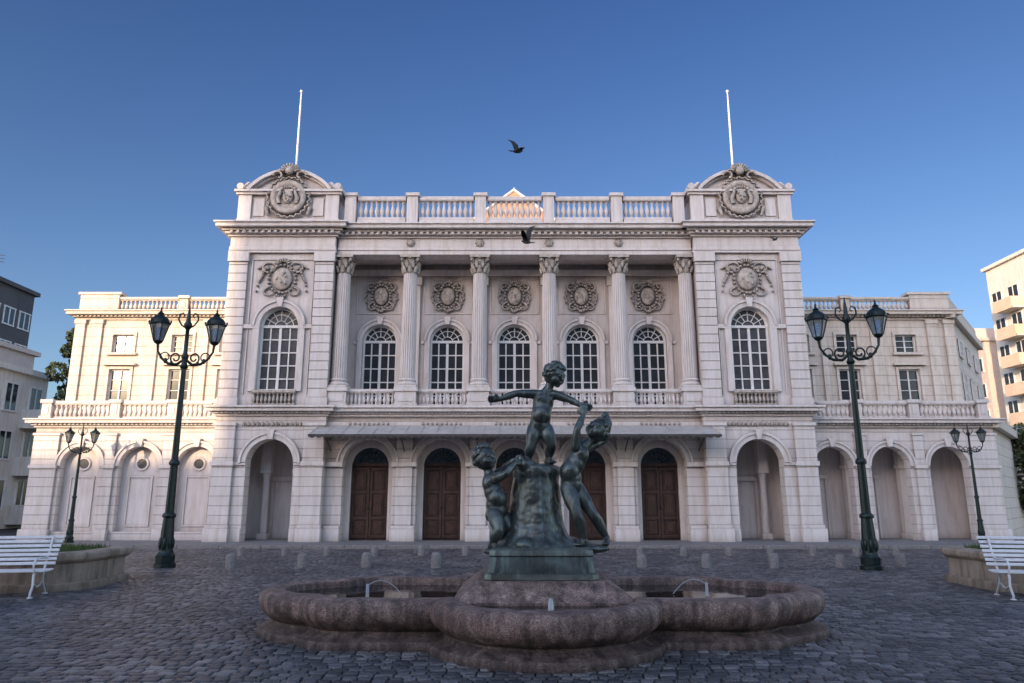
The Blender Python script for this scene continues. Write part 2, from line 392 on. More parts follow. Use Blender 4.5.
for s in (-1,1):
    X=lambda v:s*v
    mb=MB(); arch_wall(mb,X(7.6),X(12),0,5.0,29.0,29.55,[(X(9.75),1.9,0,3.13,'a')])
    mb.box(X(7.6),X(7.95),29.55,32.0,0,5.0); mb.box(X(11.65),X(12),29.55,32.2,0,5.0)
    part(mb,'wall',M_ru)
    mb=MB(); mb.box(X(7.95),X(11.65),31.4,31.6,0,4.5); mb.box(X(7.95),X(11.65),29.55,31.4,4.5,4.7)
    mb.box(X(9.75)-0.62,X(9.75)-0.5,31.34,31.4,0,2.5); mb.box(X(9.75)+0.5,X(9.75)+0.62,31.34,31.4,0,2.5); mb.box(X(9.75)-0.7,X(9.75)+0.7,31.3,31.4,2.5,2.68)
    part(mb,'porch_wall',M_pl)
    for cx in (9.1,10.4):
        m2=MB(); m2.box(-0.2,0.2,-0.2,0.2,0,0.35); m2.lathe([(0.15,0.35),(0.14,2.6),(0.17,2.65),(0.2,2.8)],n=14); m2.box(-0.22,0.22,-0.22,0.22,2.8,2.95); m2.box(-0.2,0.2,-0.2,0.2,2.95,4.5)
        part(m2,'porch_column',M_pl,(X(cx),30.75,0),50)
    mb=MB()
    for a,b in ((7.6,8.42),(11.18,12.0)): mb.box(X(a),X(b),28.86,29.0,0.75,4.6)
    part(mb,'pilaster',M_ru,bevel=0.015)
    mb=MB()
    for a,b in ((7.6,8.42),(11.18,12.0)):
        lo,hi=sorted((X(a),X(b)))
        mb.box(lo-0.07,hi+0.07,28.70,29.0,0,0.62); mb.box(lo-0.04,hi+0.04,28.78,29.0,0.62,0.75)
        mb.box(lo-0.05,hi+0.05,28.80,29.0,3.02,3.2); mb.box(lo-0.05,hi+0.05,28.80,29.0,4.6,4.72)
    for a,b in ((8.42,8.8),(10.7,11.18)):
        mb.box(X(a),X(b),28.92,29.0,3.05,3.17); mb.box(X(a),X(b),28.92,29.0,0,0.6)
    archivolt(mb,X(9.75),3.13,0.95,1.22,28.92,29.0)
    part(mb,'moulding',M_pl,bevel=0.01)
    mb=MB(); cornice(mb,X(7.6),X(12),29.0,29.5,5.0,steps1,dent=(1,0.08,0.09,0.05)); part(mb,'cornice',M_pl,bevel=0.012)
    mb=MB()
    for k in range(13):
        xx=X(8.62)+s*k*0.19
        mb.sph((xx,28.97,4.68),(0.07,0.06,0.1),8,6); mb.sph((xx+0.09,28.97,4.66),(0.03,0.05,0.06),6,5)
    part(mb,'frieze_ornament',M_or,smooth=60)
    mb=MB(); arch_wall(mb,X(7.6),X(12),5.4,12.0,29.0,29.5,[(X(9.75),1.6,6.0,8.75,'a')])
    mb.box(X(7.6),X(7.95),29.5,31.2,5.4,12.0); mb.box(X(11.65),X(12),29.5,40,5.0,12.0)
    part(mb,'wall',M_pl)
    mb=MB(); mb.box(X(7.95),X(11.65),30.2,30.3,5.4,12); part(mb,'interior',M_dark)
    mb=MB()
    for a,b in ((7.6,8.38),(11.22,12.0)):
        z=5.75
        while z<11.4: mb.box(X(a),X(b),28.86,29.0,z,min(z+0.35,11.5)); z+=0.375
        mb.box(X(a)+s*0.03,X(b)-s*0.03,28.90,29.0,5.42,11.6)
    part(mb,'quoin',M_pl,bevel=0.012)
    mb=MB()
    for a,b in ((7.6,8.38),(11.22,12.0)):
        lo,hi=sorted((X(a),X(b)))
        mb.box(lo-0.04,hi+0.04,28.80,29.0,5.4,5.74); mb.box(lo-0.05,hi+0.05,28.78,29.0,11.5,11.9)
    for a,b in ((8.38,8.9),(10.6,11.22)): mb.box(X(a),X(b),28.9,29.0,8.62,8.8)
    archivolt(mb,X(9.75),8.75,0.8,1.08,28.91,29.0,jamb=6.0)
    cx=X(9.75)
    for q in (-1,1): mb.box(cx+q*1.32,cx+q*1.27,28.95,29.0,5.9,11.6)
    mb.box(cx-1.32,cx+1.32,28.95,29.0,11.6,11.65)
    part(mb,'moulding',M_pl,bevel=0.01)
    mb=MB(); balustrade(mb,cx-0.88,cx+0.88,28.93,5.42,6.05,0.16,0.08,0.1,0.14); part(mb,'window_balustrade',M_or,smooth=50)
    lo,hi=sorted((X(7.55),X(12.06)))
    mb=MB(); mb.box(lo-0.03,hi+0.03,28.87,29.5,11.9,12.0)
    mb.box(lo,hi,28.84,31,12.0,12.18); mb.box(lo+0.03,hi-0.03,28.88,31,12.18,12.6)
    cornice(mb,lo,hi,28.88,31.2,12.6,stepsT,dent=(1,0.13,0.13,0.1))
    part(mb,'cornice',M_pl,bevel=0.012)
    mb=MB(); mb.box(X(11.5),X(12.06),31.0,40,12.0,12.9); mb.box(X(11.5),X(12.6),31.2,40.5,12.9,13.15); part(mb,'side_cornice',M_pl)
    # attic
    ax=X(9.72)
    mb=MB(); mb.box(ax-2.2,ax+2.2,28.95,31.0,13.15,13.45); mb.box(ax-2.08,ax+2.08,29.05,30.9,13.45,14.55)
    for q in (-1,1):
        mb.box(ax+q*2.16,ax+q*1.6,28.95,29.05,13.45,14.55); mb.box(ax+q*1.5,ax+q*1.05,29.0,29.05,13.6,14.4)
    mb.box(ax-2.26,ax+2.26,28.88,31.0,14.55,14.66); mb.box(ax-2.32,ax+2.32,28.80,31.05,14.66,14.76)
    hw,rise=1.75,0.86; Rr=(hw*hw+rise*rise)/(2*rise); a0=math.asin(hw/Rr); zc=14.76+rise-Rr; sg=18
    pl=[(ax+Rr*math.sin(-a0+2*a0*i/sg),zc+Rr*math.cos(-a0+2*a0*i/sg)) for i in range(sg+1)]
    mb.prism(pl,29.15,30.8)
    for (dr,yy) in ((0.0,29.0),(0.09,28.85)):
        P1=[(math.sin(-a0+2*a0*i/sg),math.cos(-a0+2*a0*i/sg)) for i in range(sg+1)]
        for (a,b),(c,d) in zip(P1,P1[1:]):
            ri=Rr-0.12+dr; ro=Rr+0.02+dr
            mb.hexa([(ax+a*ri,yy,zc+b*ri),(ax+c*ri,yy,zc+d*ri),(ax+c*ri,30.9,zc+d*ri),(ax+a*ri,30.9,zc+b*ri)],[(ax+a*ro,yy,zc+b*ro),(ax+c*ro,yy,zc+d*ro),(ax+c*ro,30.9,zc+d*ro),(ax+a*ro,30.9,zc+b*ro)])
    for q in (-1,1):  # shoulder scrolls
        for k in range(9):
            t=k/8; mb.sph((ax+q*(1.78+0.3*t),29.05,14.80+0.26*(1-t)**1.5),(0.12,0.2,0.1),8,6)
        mb.tube([(ax+q*2.1,28.86,14.92),(ax+q*2.1,30.8,14.92)],0.15,14)
    part(mb,'attic',M_pl)
mb=MB()
disc=[(0.0,-0.12),(0.5,-0.12),(0.56,-0.16),(0.68,-0.2),(0.76,-0.16),(0.8,0.1)]
vs=[];fs=[];n=32
for r,y in disc:
    for k in range(n):
        a=2*math.pi*k/n; vs.append((max(r,0.001)*math.cos(a),y,max(r,0.001)*math.sin(a)))
for i in range(len(disc)-1):
    for k in range(n):
        a=i*n+k;b=i*n+(k+1)%n; fs.append((a,b,b+n,a+n))
mb.add(vs,fs)
rr=random.Random(3)
mb.sph((0,-0.14,0),(0.25,0.12,0.32),12,8)
for q in (-1,1):
    mb.tube([(q*0.36,-0.14,-0.3),(q*0.42,-0.18,-0.05),(q*0.32,-0.2,0.15),(q*0.3,-0.2,0.3)],[0.1,0.09,0.07,0.06],7)
    mb.sph((q*0.27,-0.22,0.33),0.08,7,5)
for k in range(8): mb.sph((rr.uniform(-.15,.15),-0.26,rr.uniform(-.22,.22)),0.045,6,5)
for k in range(5): mb.sph((-0.16+0.08*k,-0.18,0.42),(0.04,0.05,0.08),6,5)
for k in range(44):
    a=2*math.pi*k/44; rr2=0.88+0.04*(k%2)
    mb.sph((rr2*math.cos(a),-0.08,rr2*math.sin(a)),(0.05,0.08,0.10),6,5,Matrix.Rotation(-a+0.5*(1 if k%2 else -1),3,'Y'))
for k in range(9):
    a=math.pi*(0.1+0.8*k/8); mb.sph((0.33*math.cos(a),-0.15,1.12+0.30*math.sin(a)),(0.07,0.11,0.16),7,5,Matrix.Rotation(-(a-math.pi/2),3,'Y'))
mb.sph((0,-0.18,1.2),(0.2,0.15,0.2),8,6)
for q in (-1,1):
    pts=[(q*(0.5+0.22*math.cos(t)*(1-t*.08)),-0.12,1.0+0.2*math.sin(t)*(1-t*.08)) for t in [x*0.5 for x in range(0,10)]]
    mb.tube(pts,0.06,6)
    pts=[(q*(0.95-0.02*i),-0.05,-0.45-0.06*i) for i in range(7)]; mb.tube(pts,[0.11-0.01*i for i in range(7)],6)
med=part(mb,'coat_of_arms',M_or,(-9.72,28.97,14.4),60)
inst(med,TH,(9.72,28.97,14.4))
car=part(relief(2.1,1.65,5),'cartouche',M_or,(-9.75,28.98,10.75),60); inst(car,TH,(9.75,28.98,10.75))
m5=part(relief(1.55,1.4,9,False,True),'wall_medallion',M_or,(-5.9,30.76,10.5),60)
for k in (-1,0,1,2): inst(m5,TH,(k*2.95,30.76,10.5))
mb=MB(); mb.lathe([(0.08,0),(0.08,0.5),(0.055,0.52),(0.04,4.2),(0.026,5.0)],n=10); mb.sph((0,0,5.05),0.07)
fp=part(mb,'flagpole',M_pole,(-9.9,30.2,15.2),50); inst(fp,TH,(9.9,30.2,15.2))
# --- centre
bays=[k*2.95 for k in (-2,-1,0,1,2)]
cols=[(k+0.5)*2.95 for k in (-3,-2,-1,0,1,2)]
mb=MB(); arch_wall(mb,-7.6,7.6,0,5.0,29.3,29.8,[(b,2.0,0,3.1,'a') for b in bays]); part(mb,'wall',M_ru)
mb=MB(); arch_wall(mb,-7.6,7.6,0,4.9,29.8,30.2,[(b,1.52,0,3.04,'a') for b in bays]); part(mb,'porch_wall',M_pl)
mb=MB(); mb.box(-7.6,7.6,30.4,30.5,0,5); part(mb,'interior',M_dark)
mb=MB()
for c in cols[1:-1]: mb.box(c-0.33,c+0.33,29.19,29.3,0.7,4.55)
part(mb,'pilaster',M_ru,bevel=0.015)
mb=MB()
for c in cols:
    a,b=c-0.5,c+0.5
    if c<-7: a=-7.6
    if c>7: b=7.6
    mb.box(a+0.02,b-0.02,29.10,29.3,0,0.58); mb.box(a+0.05,b-0.05,29.16,29.3,0.58,0.7)
    mb.box(a,b,29.14,29.3,3.0,3.18)
for b in bays: archivolt(mb,b,3.1,1.0,1.25,29.22,29.3)
mb.box(-7.6,7.6,29.2,29.3,4.62,4.8)
part(mb,'moulding',M_pl,bevel=0.01)
mb=MB()
for c in bays:
    for k in range(9): mb.sph((c-0.76+k*0.19,29.2,4.71),(0.06,0.05,0.07),7,5)
part(mb,'frieze_ornament',M_or,smooth=60)
mb=MB(); cornice(mb,-7.52,7.52,29.2,31.1,5.0,steps1,0,0,dent=(1,0.08,0.09,0.05)); part(mb,'cornice',M_pl,bevel=0.012)
def door_tree(loc):
    mb=MB(); w=0.76
    mb.box(-w,w,0.0,0.08,0.0,2.95)
    for s in (-1,1):
        mb.box(s*0.012,s*0.10,-0.05,0.0,0.1,2.9); mb.box(s*0.64,s*0.74,-0.05,0.0,0.1,2.9)
        for z in (0.1,0.82,1.85,2.78): mb.box(s*0.10,s*0.64,-0.05,0.0,z,z+0.12)
        for z0,z1 in ((0.27,0.77),(1.0,1.8),(2.03,2.72)):
            mb.box(s*0.17,s*0.57,-0.035,0.0,z0,z1); mb.box(s*0.24,s*0.50,-0.06,-0.035,z0+0.08,z1-0.08)
    mb.box(-w,w,-0.08,0.1,2.95,3.07)
    d=part(mb,'door',M_wood,loc,bevel=0.006)
    mb=MB(); P=[(0.75*math.cos(math.pi*i/16),3.07+0.72*math.sin(math.pi*i/16)) for i in range(17)]; mb.prism(P,0.03,0.06)
    part(mb,'fanlight',M_glass,loc,parent=d)
    mb=MB()
    for k in range(1,8):
        a=math.pi*k/8; mb.tube([(0.18*math.cos(a),0.0,3.07+0.18*math.sin(a)),(0.74*math.cos(a),0.0,3.07+0.72*math.sin(a))],0.014,5)
    for r in (0.18,0.45): mb.tube([(r*math.cos(math.pi*i/12),0.0,3.07+r*math.sin(math.pi*i/12)) for i in range(13)],0.016,5)
    part(mb,'grille',M_iron,loc,parent=d)
    for q in (-1,1):
        mb=MB(); mb.sph((q*0.07,-0.1,1.3),0.04); part(mb,'handle',M_candk,loc,parent=d)
    return d
d0=door_tree((bays[0],29.98,0.1))
for b in bays[1:]: inst(d0,TH,(b,29.98,0.1))
mb=MB(); zb,zf,yb,yf,W=4.60,4.10,29.15,27.55,7.85
mb.hexa([(-W,yf,zf),(W,yf,zf),(W,yb,zb),(-W,yb,zb)],[(-W,yf,zf+0.04),(W,yf,zf+0.04),(W,yb,zb+0.04),(-W,yb,zb+0.04)])
nr=26
for k in range(nr+1):
    x=-W+2*W*k/nr; mb.tube([(x,yf,zf+0.05),(x,yb,zb+0.05)],0.018,5)
can=part(mb,'canopy',M_can)
mb=MB()
mb.box(-W-0.03,W+0.03,yf-0.04,yf,zf-0.05,zf+0.05)
for k in range(60):
    x=-W+2*W*(k+0.5)/60; mb.sph((x,yf-0.02,zf-0.06),(0.10,0.012,0.035),8,5)
part(mb,'canopy_fascia',M_candk,parent=can)
mb=MB()
for c in cols:
    mb.tube([(c,29.12,3.6),(c,28.7,3.85),(c,28.2,4.05),(c,yf+0.1,zf-0.02)],0.025,6); mb.tube([(c,29.12,zb-0.04),(c,yf,zf-0.03)],0.022,6)
    pts=[(c,28.95-0.16*math.cos(t)*(1-t*.1),4.15+0.16*math.sin(t)*(1-t*.1)) for t in [x*.5 for x in range(12)]]; mb.tube(pts,0.018,5)
part(mb,'canopy_bracket',M_candk,parent=can)
# loggia
mb=MB(); arch_wall(mb,-7.6,7.6,5.4,12.0,30.8,31.2,[(b,1.5,5.5,8.48,'a') for b in bays]); part(mb,'loggia_wall',M_pn)
mb=MB(); mb.box(-7.6,7.6,29.75,30.8,11.97,12.3)
for c in cols[1:-1]: mb.box(c-0.25,c+0.25,29.75,30.8,11.75,11.97)
part(mb,'ceiling',M_pn)
mb=MB(); mb.box(-7.55,7.55,31.6,31.7,5.4,12); part(mb,'interior',M_dark)
mb=MB()
for c in cols[1:-1]:
    mb.box(c-0.26,c+0.26,30.68,30.8,5.4,11.0); mb.box(c-0.33,c+0.33,30.6,30.8,11.0,11.4); mb.box(c-0.3,c+0.3,30.64,30.8,5.4,5.7)
mb.box(-7.6,7.6,30.66,30.8,11.44,11.72)
for b in bays:
    archivolt(mb,b,8.48,0.75,0.98,30.70,30.8,jamb=5.5)
    mb.box(b-1.13,b-0.99,30.72,30.8,8.36,8.5); mb.box(b+0.99,b+1.13,30.72,30.8,8.36,8.5)
    for q in (-1,1): mb.box(b+q*1.08,b+q*1.04,30.76,30.8,9.75,11.25)
    mb.box(b-1.08,b+1.08,30.76,30.8,9.71,9.75); mb.box(b-1.08,b+1.08,30.76,30.8,11.25,11.29)
part(mb,'loggia_moulding',M_pl,bevel=0.01)
def win_tree(w,zb,zs,loc,glass,rows,colsn,fw=0.08):
    r=w/2; seg=18
    P=[(-r,zb),(r,zb)]+[(r*math.cos(math.pi*i/seg),zs+r*math.sin(math.pi*i/seg)) for i in range(seg+1)]
    mb=MB(); mb.prism(P,0.06,0.08); g=part(mb,'window',glass,loc)
    mb=MB()
    mb.box(-r,-r+fw,0,0.06,zb,zs); mb.box(r-fw,r,0,0.06,zb,zs); mb.box(-r,r,-0.01,0.05,zb,zb+fw*1.6)
    archivolt(mb,0,zs,r-fw,r,0,0.06,False,18)
    mb.box(-r+fw,r-fw,-0.02,0.06,zs-0.05,zs+0.06)
    for k in range(1,colsn):
        x=-r+2*r*k/colsn; t=0.055 if k*2==colsn else 0.026
        mb.box(x-t,x+t,0.005,0.055,zb+fw*1.6,zs-0.05)
    for k in range(1,rows):
        z=zb+(zs-zb)*k/rows; mb.box(-r+fw,r-fw,0.01,0.05,z-0.024,z+0.024)
    for k in range(1,6):
        a=math.pi*k/6; c0,s0=math.cos(a),math.sin(a); mb.tube([(0.3*r*c0,0.03,zs+0.3*r*s0),((r-fw)*c0,0.03,zs+(r-fw)*s0)],0.020,4)
    for q in (0.32,0.66): mb.tube([(q*r*math.cos(math.pi*i/12),0.03,zs+q*r*math.sin(math.pi*i/12)) for i in range(13)],0.020,4)
    part(mb,'frame',M_white,loc,parent=g)
    return g
w0=win_tree(1.5,0.1,3.08,(bays[0],30.95,5.4),M_glass,5,4)
for b in bays[1:]: inst(w0,TH,(b,30.95,5.4))
w1=win_tree(1.6,0.0,2.75,(-9.75,29.2,6.0),M_shut,5,4); inst(w1,TH,(9.75,29.2,6.0))
H=4.95; r0=0.31
mb=MB()
mb.box(-0.42,0.42,-0.42,0.42,0,0.12)
mb.lathe([(0.40,0.12),(0.42,0.18),(0.40,0.24),(0.34,0.27),(0.35,0.31),(0.38,0.35),(0.34,0.4),(0.31,0.42)],n=24)
nf=20
prof=[(r0*(1-0.16*max(0,(z-0.3))**1.6),0.42+z*(H-0.42)) for z in [i/8 for i in range(9)]]
mb.lathe(prof,n=nf*4,mod=lambda a,z:1-0.10*max(0,math.sin(a*nf))**0.6 if math.sin(a*nf)>0 else 1)
cs=part(mb,'column',M_pl,(cols[0],29.36,6.15),30)
mb=MB(); z0=4.95
mb.lathe([(0.27,z0-0.05),(0.30,z0-0.02),(0.26,z0+0.02),(0.27,z0+0.4),(0.36,z0+0.62)],n=20)
for row,(zz,rr_,hh,nn) in enumerate(((z0+0.02,0.27,0.27,8),(z0+0.22,0.28,0.3,8))):
    for k in range(nn):
        a=2*math.pi*(k+0.5*row)/nn; ca,sa=math.cos(a),math.sin(a)
        mb.tube([(ca*rr_,sa*rr_,zz),(ca*(rr_+0.05),sa*(rr_+0.05),zz+hh*0.5),(ca*(rr_+0.1),sa*(rr_+0.1),zz+hh*0.85),(ca*(rr_+0.15),sa*(rr_+0.15),zz+hh*0.8)],[0.075,0.085,0.06,0.035],6)
for k in range(4):
    a=math.pi/4+k*math.pi/2; ca,sa=math.cos(a),math.sin(a)
    mb.tube([(ca*0.3,sa*0.3,z0+0.38),(ca*0.4,sa*0.4,z0+0.56),(ca*0.48,sa*0.48,z0+0.6),(ca*0.5,sa*0.5,z0+0.52),(ca*0.45,sa*0.45,z0+0.49)],[0.04,0.06,0.06,0.05,0.03],7)
    mb.sph((0.36*math.cos(a+math.pi/4),0.36*math.sin(a+math.pi/4),z0+0.64),0.07,7,5)
mb.box(-0.42,0.42,-0.42,0.42,z0+0.63,z0+0.74)
part(mb,'capital',M_or,(cols[0],29.36,6.15),45,parent=cs)
mb=MB(); pedestal(mb,-0.42,0.42,-0.42,0.42,-0.75,0); part(mb,'pedestal',M_pl,(cols[0],29.36,6.15),parent=cs)
for c in cols[1:]: inst(cs,TH,(c if c<7 else 7.26,29.36,6.15))
cs.location.x+=0.11
for a,b in zip(cols,cols[1:]):
    mb=MB(); balustrade(mb,a+0.47,b-0.47,29.2,5.4,6.12,0.16,0.09,0.11,0.16); part(mb,'balustrade',M_pl,smooth=50)
mb=MB(); mb.box(-7.52,7.52,29.08,29.75,11.88,12.06); mb.box(-7.52,7.52,29.04,29.75,12.06,12.18); mb.box(-7.52,7.52,29.1,29.75,12.18,12.6)
cornice(mb,-7.5,7.5,29.1,31.2,12.6,stepsT,0,0,dent=(1,0.13,0.13,0.1)); part(mb,'entablature',M_pl,bevel=0.012)
mb=MB()
for c in cols[1:-1]:
    for q in range(5): mb.sph((c,29.08,12.4),(0.16-0.02*q,0.07,0.14),8,6)
    for k in range(8):
        a=2*math.pi*k/8; mb.sph((c+0.15*math.cos(a),29.07,12.4+0.15*math.sin(a)),0.045,6,5)
part(mb,'frieze_rosette',M_or,smooth=60)
posts=[-7.1,-4.42,-1.475,1.475,4.42,7.1]
mb=MB()
for p in posts: pedestal(mb,p-0.24,p+0.24,29.15,29.65,13.15,14.72)
part(mb,'parapet_pedestal',M_pl,bevel=0.01)
for a,b in zip(posts,posts[1:]):
    mb=MB(); mb.box(a+0.3,b-0.3,29.22,29.58,13.15,13.5); balustrade(mb,a+0.3,b-0.3,29.4,13.5,14.6,0.23,0.14,0.16,0.26); part(mb,'parapet_balustrade',M_pl,smooth=50)
mb=MB(); mb.box(-11.6,11.6,31.25,44,12.9,13.12); mb.box(-12,12,39.8,40.2,0,12.9); part(mb,'roof',M_pn)
mb=MB(); mb.add([(-4.6,33.5,13.2),(4.6,33.5,13.2),(4.6,41,13.2),(-4.6,41,13.2),(-0.01,37,18.35),(0.01,37,18.35)],[(0,1,5,4),(1,2,5),(2,3,4,5),(3,0,4)]); part(mb,'auditorium_roof',M_roof)
mb=MB(); mb.lathe([(0.12,0),(0.1,0.08),(0.05,0.14),(0.01,0.25)],(0,37,18.3),8)
for q in (-4.6,4.6): mb.tube([(q,33.5,13.25),(0,37,18.4)],0.08,6)
part(mb,'ridge',M_pl)
# --- wings
def rect_win(w,h,loc):
    mb=MB(); mb.box(-w/2,w/2,0.06,0.08,0,h); g=part(mb,'window',M_glass,loc)
    mb=MB(); f=0.06
    mb.box(-w/2,-w/2+f,0,0.06,0,h); mb.box(w/2-f,w/2,0,0.06,0,h); mb.box(-w/2,w/2,0,0.058,0,f); mb.box(-w/2,w/2,0,0.058,h-f,h); mb.box(-0.03,0.03,0.003,0.055,f,h-f)
    for k in (1,2): mb.box(-w/2+f,w/2-f,0.01,0.05,h*k/3-0.015,h*k/3+0.015)
    part(mb,'frame',M_white,loc,parent=g); return g
rwA=rwB=None
for s in (-1,1):
    X=lambda v:s*v
    arcs=[13.05,15.4,17.8]
    mb=MB(); arch_wall(mb,X(12),X(19.8),0,4.62,29.9,30.35,[(X(c),1.6,0.0 if s>0 else 0.45,3.05,'a') for c in arcs],20)
    mb.box(X(19.4),X(19.8),30.35,34,0,4.62); part(mb,'wing_wall',M_ru)
    mb=MB(); mb.box(X(12),X(19.4),30.35,32.2,4.3,4.6); part(mb,'wing_ceiling',M_pn)
    if s<0:
        mb=MB(); mb.box(X(12),X(19.4),30.2,30.34,0,4.3); part(mb,'blind_arch_panel',M_pl)
        for c in arcs:
            mb=MB(); mb.tube([(0.24*math.cos(2*math.pi*i/20),0,0.24*math.sin(2*math.pi*i/20)) for i in range(21)],0.05,6)
            o=part(mb,'oculus_frame',M_pl,(X(c),30.18,3.15),50)
            mb=MB(); mb.prism([(0.22*math.cos(2*math.pi*i/20),0.22*math.sin(2*math.pi*i/20)) for i in range(20)],-0.015,0.0); part(mb,'oculus',M_shut,(X(c),30.2,3.15),parent=o)
            mb=MB()
            for q in (-1,1): mb.box(q*0.5,q*0.44,-0.04,0,0,1.9)
            mb.box(-0.5,0.5,-0.04,0,1.9,1.96); mb.box(-0.5,0.5,-0.04,0,-0.06,0); part(mb,'panel_frame',M_pl,(X(c),30.2,0.7))
    else:
        mb=MB(); mb.box(X(12),X(19.4),31.6,31.8,0,4.3)
        for c in (12.9,15.05,17.3):
            mb.box(c-0.55,c-0.45,31.54,31.6,0,2.6); mb.box(c+0.45,c+0.55,31.54,31.6,0,2.6); mb.box(c-0.62,c+0.62,31.5,31.6,2.6,2.76)
        part(mb,'porch_wall',M_pl)
        for c in (14.2,16.5):
            m2=MB(); m2.box(-0.2,0.2,-0.2,0.2,0,0.35); m2.box(-0.16,0.16,-0.16,0.16,0.35,3.0); m2.box(-0.22,0.22,-0.22,0.22,3.0,3.15); m2.box(-0.18,0.18,-0.18,0.18,3.15,4.3)
            part(m2,'porch_pier',M_pl,(X(c),31.2,0))
    piers=[(14.0,14.45),(16.4,16.8),(18.75,19.8)]
    mb=MB()
    for a,b in piers: mb.box(X(a),X(b),29.8,29.9,0.55,4.3)
    part(mb,'wing_pilaster',M_ru,bevel=0.012)
    mb=MB()
    for a,b in piers:
        lo,hi=sorted((X(a),X(b))); mb.box(lo-0.06,hi+0.06,29.68,29.9,0,0.55); mb.box(lo-0.05,hi+0.05,29.74,29.9,2.95,3.1); mb.box(lo-0.04,hi+0.04,29.76,29.9,4.3,4.4)
    for c in arcs: archivolt(mb,X(c),3.05,0.8,1.02,29.83,29.9)
    part(mb,'moulding',M_pl,bevel=0.01)
    mb=MB(); cornice(mb,X(12.0),X(19.8),29.85,32.2,4.62,[(0.09,0.06),(0.08,0.14),(0.13,0.3),(0.06,0.36)],0 if s>0 else 1,1 if s>0 else 0,dent=(1,0.08,0.09,0.05)); part(mb,'wing_cornice',M_pl,bevel=0.01)
    pp=[12.35,14.22,16.6,19.45]
    mb=MB()
    for p in pp: pedestal(mb,X(p)-0.2,X(p)+0.2,29.8,30.15,4.98,5.78)
    part(mb,'terrace_pedestal',M_pl,bevel=0.01)
    for a,b in zip(pp,pp[1:]):
        lo,hi=sorted((X(a),X(b))); mb=MB(); balustrade(mb,lo+0.25,hi-0.25,29.98,4.98,5.74,0.19,0.1,0.12,0.2); part(mb,'terrace_balustrade',M_pl,smooth=50)
    mb=MB(); balustrade(mb,-1.6,1.6,0,4.98,5.74,0.19,0.1,0.12,0.2); o=part(mb,'terrace_balustrade',M_pl,(X(19.62),31.9,0),50); o.rotation_euler[2]=math.pi/2
    wx=[13.0,15.2,17.9]
    mb=MB(); arch_wall(mb,X(12),X(20.1),4.95,8.0,32.2,32.5,[(X(c),0.95,6.05,7.5,'r') for c in wx]); arch_wall(mb,X(12),X(20.1),8.0,9.9,32.2,32.5,[(X(c),0.95,8.25,9.1,'r') for c in wx])
    mb.box(X(19.8),X(20.1),32.5,41,4.95,9.9); part(mb,'wing_upper_wall',M_cream)
    mb=MB(); mb.box(X(12),X(19.8),32.7,32.8,4.95,9.9); part(mb,'interior',M_dark)
    mb=MB()
    for c in wx:
        for (zb_,zt) in ((6.05,7.5),(8.25,9.1)):
            for q in (-1,1): mb.box(X(c)+q*0.475,X(c)+q*0.6,32.14,32.2,zb_,zt)
            mb.box(X(c)-0.6,X(c)+0.6,32.14,32.2,zt,zt+0.12); mb.box(X(c)-0.68,X(c)+0.68,32.06,32.2,zb_-0.1,zb_)
        mb.box(X(c)-0.72,X(c)+0.72,32.0,32.2,7.66,7.76)
    for a,b in ((14.0,14.25),(16.3,16.8),(18.9,19.4),(19.7,20.15)):
        mb.box(X(a),X(b),32.1,32.2,5.0,9.6)
        lo,hi=sorted((X(a),X(b))); mb.box(lo-0.04,hi+0.04,32.06,32.2,9.6,9.8)
    part(mb,'wing_upper_moulding',M_cream,bevel=0.01)
    mb=MB(); cornice(mb,X(12.0),X(20.1),32.2,33,9.8,[(0.1,0.08),(0.1,0.18),(0.14,0.38),(0.06,0.44)],0 if s>0 else 1,1 if s>0 else 0,dent=(1,0.09,0.1,0.06))
    mb.box(X(12),X(20.0),33,41,9.9,10.1); part(mb,'wing_upper_cornice',M_cream,bevel=0.01)
    mb=MB(); mb.box(X(18.3),X(20.1),32.15,32.6,10.2,11.0); mb.box(X(18.2),X(20.2),32.1,32.65,11.0,11.12)
    for p in (12.3,15.3): pedestal(mb,X(p)-0.2,X(p)+0.2,32.15,32.5,10.2,10.95)
    part(mb,'wing_attic',M_cream,bevel=0.01)
    for a,b in ((12.5,15.1),(15.5,18.3)):
        lo,hi=sorted((X(a),X(b))); mb=MB(); balustrade(mb,lo,hi,32.32,10.2,10.9,0.19,0.1,0.12,0.2); part(mb,'wing_roof_balustrade',M_cream,smooth=50)
    for c in wx:
        if rwA is None: rwA=rect_win(0.95,1.45,(X(c),32.3,6.05)); rwB=rect_win(0.95,0.85,(X(c),32.3,8.25))
        else: inst(rwA,TH,(X(c),32.3,6.05)); inst(rwB,TH,(X(c),32.3,8.25))
mb=MB()
def slab(p,q,th,z0,z1):
    p=Vector((p[0],p[1],0));q=Vector((q[0],q[1],0)); d=(q-p).normalized(); n=Vector((-d.y,d.x,0))*th
    mb.hexa([(a.x,a.y,z0) for a in (p,q,q+n,p+n)],[(a.x,a.y,z1) for a in (p,q,q+n,p+n)])
slab((20.12,32.2),(25.8,39.2),0.4,4.9,9.85); slab((20.1,31.8),(26.1,39.2),0.8,9.85,10.2); slab((20.12,32.2),(25.8,39.2),0.4,10.2,10.95)
slab((19.82,29.95),(26.2,37.8),0.5,0,4.9); slab((19.9,29.6),(26.6,37.8),0.7,4.62,4.98)
part(mb,'street_wall',M_cream)
dv=Vector((25.8-20.12,39.2-32.2,0)).normalized()
for k in range(3):
    for rw,zz in ((rwA,6.05),(rwB,8.25)):
        p=Vector((20.12,32.2,0))+dv*(1.6+2.6*k)+Vector((dv.y,-dv.x,0))*0.09
        o=inst(rw,TH,(p.x,p.y,zz)); o.rotation_euler[2]=math.atan2(dv.y,dv.x)
TH.location.x+=0.11
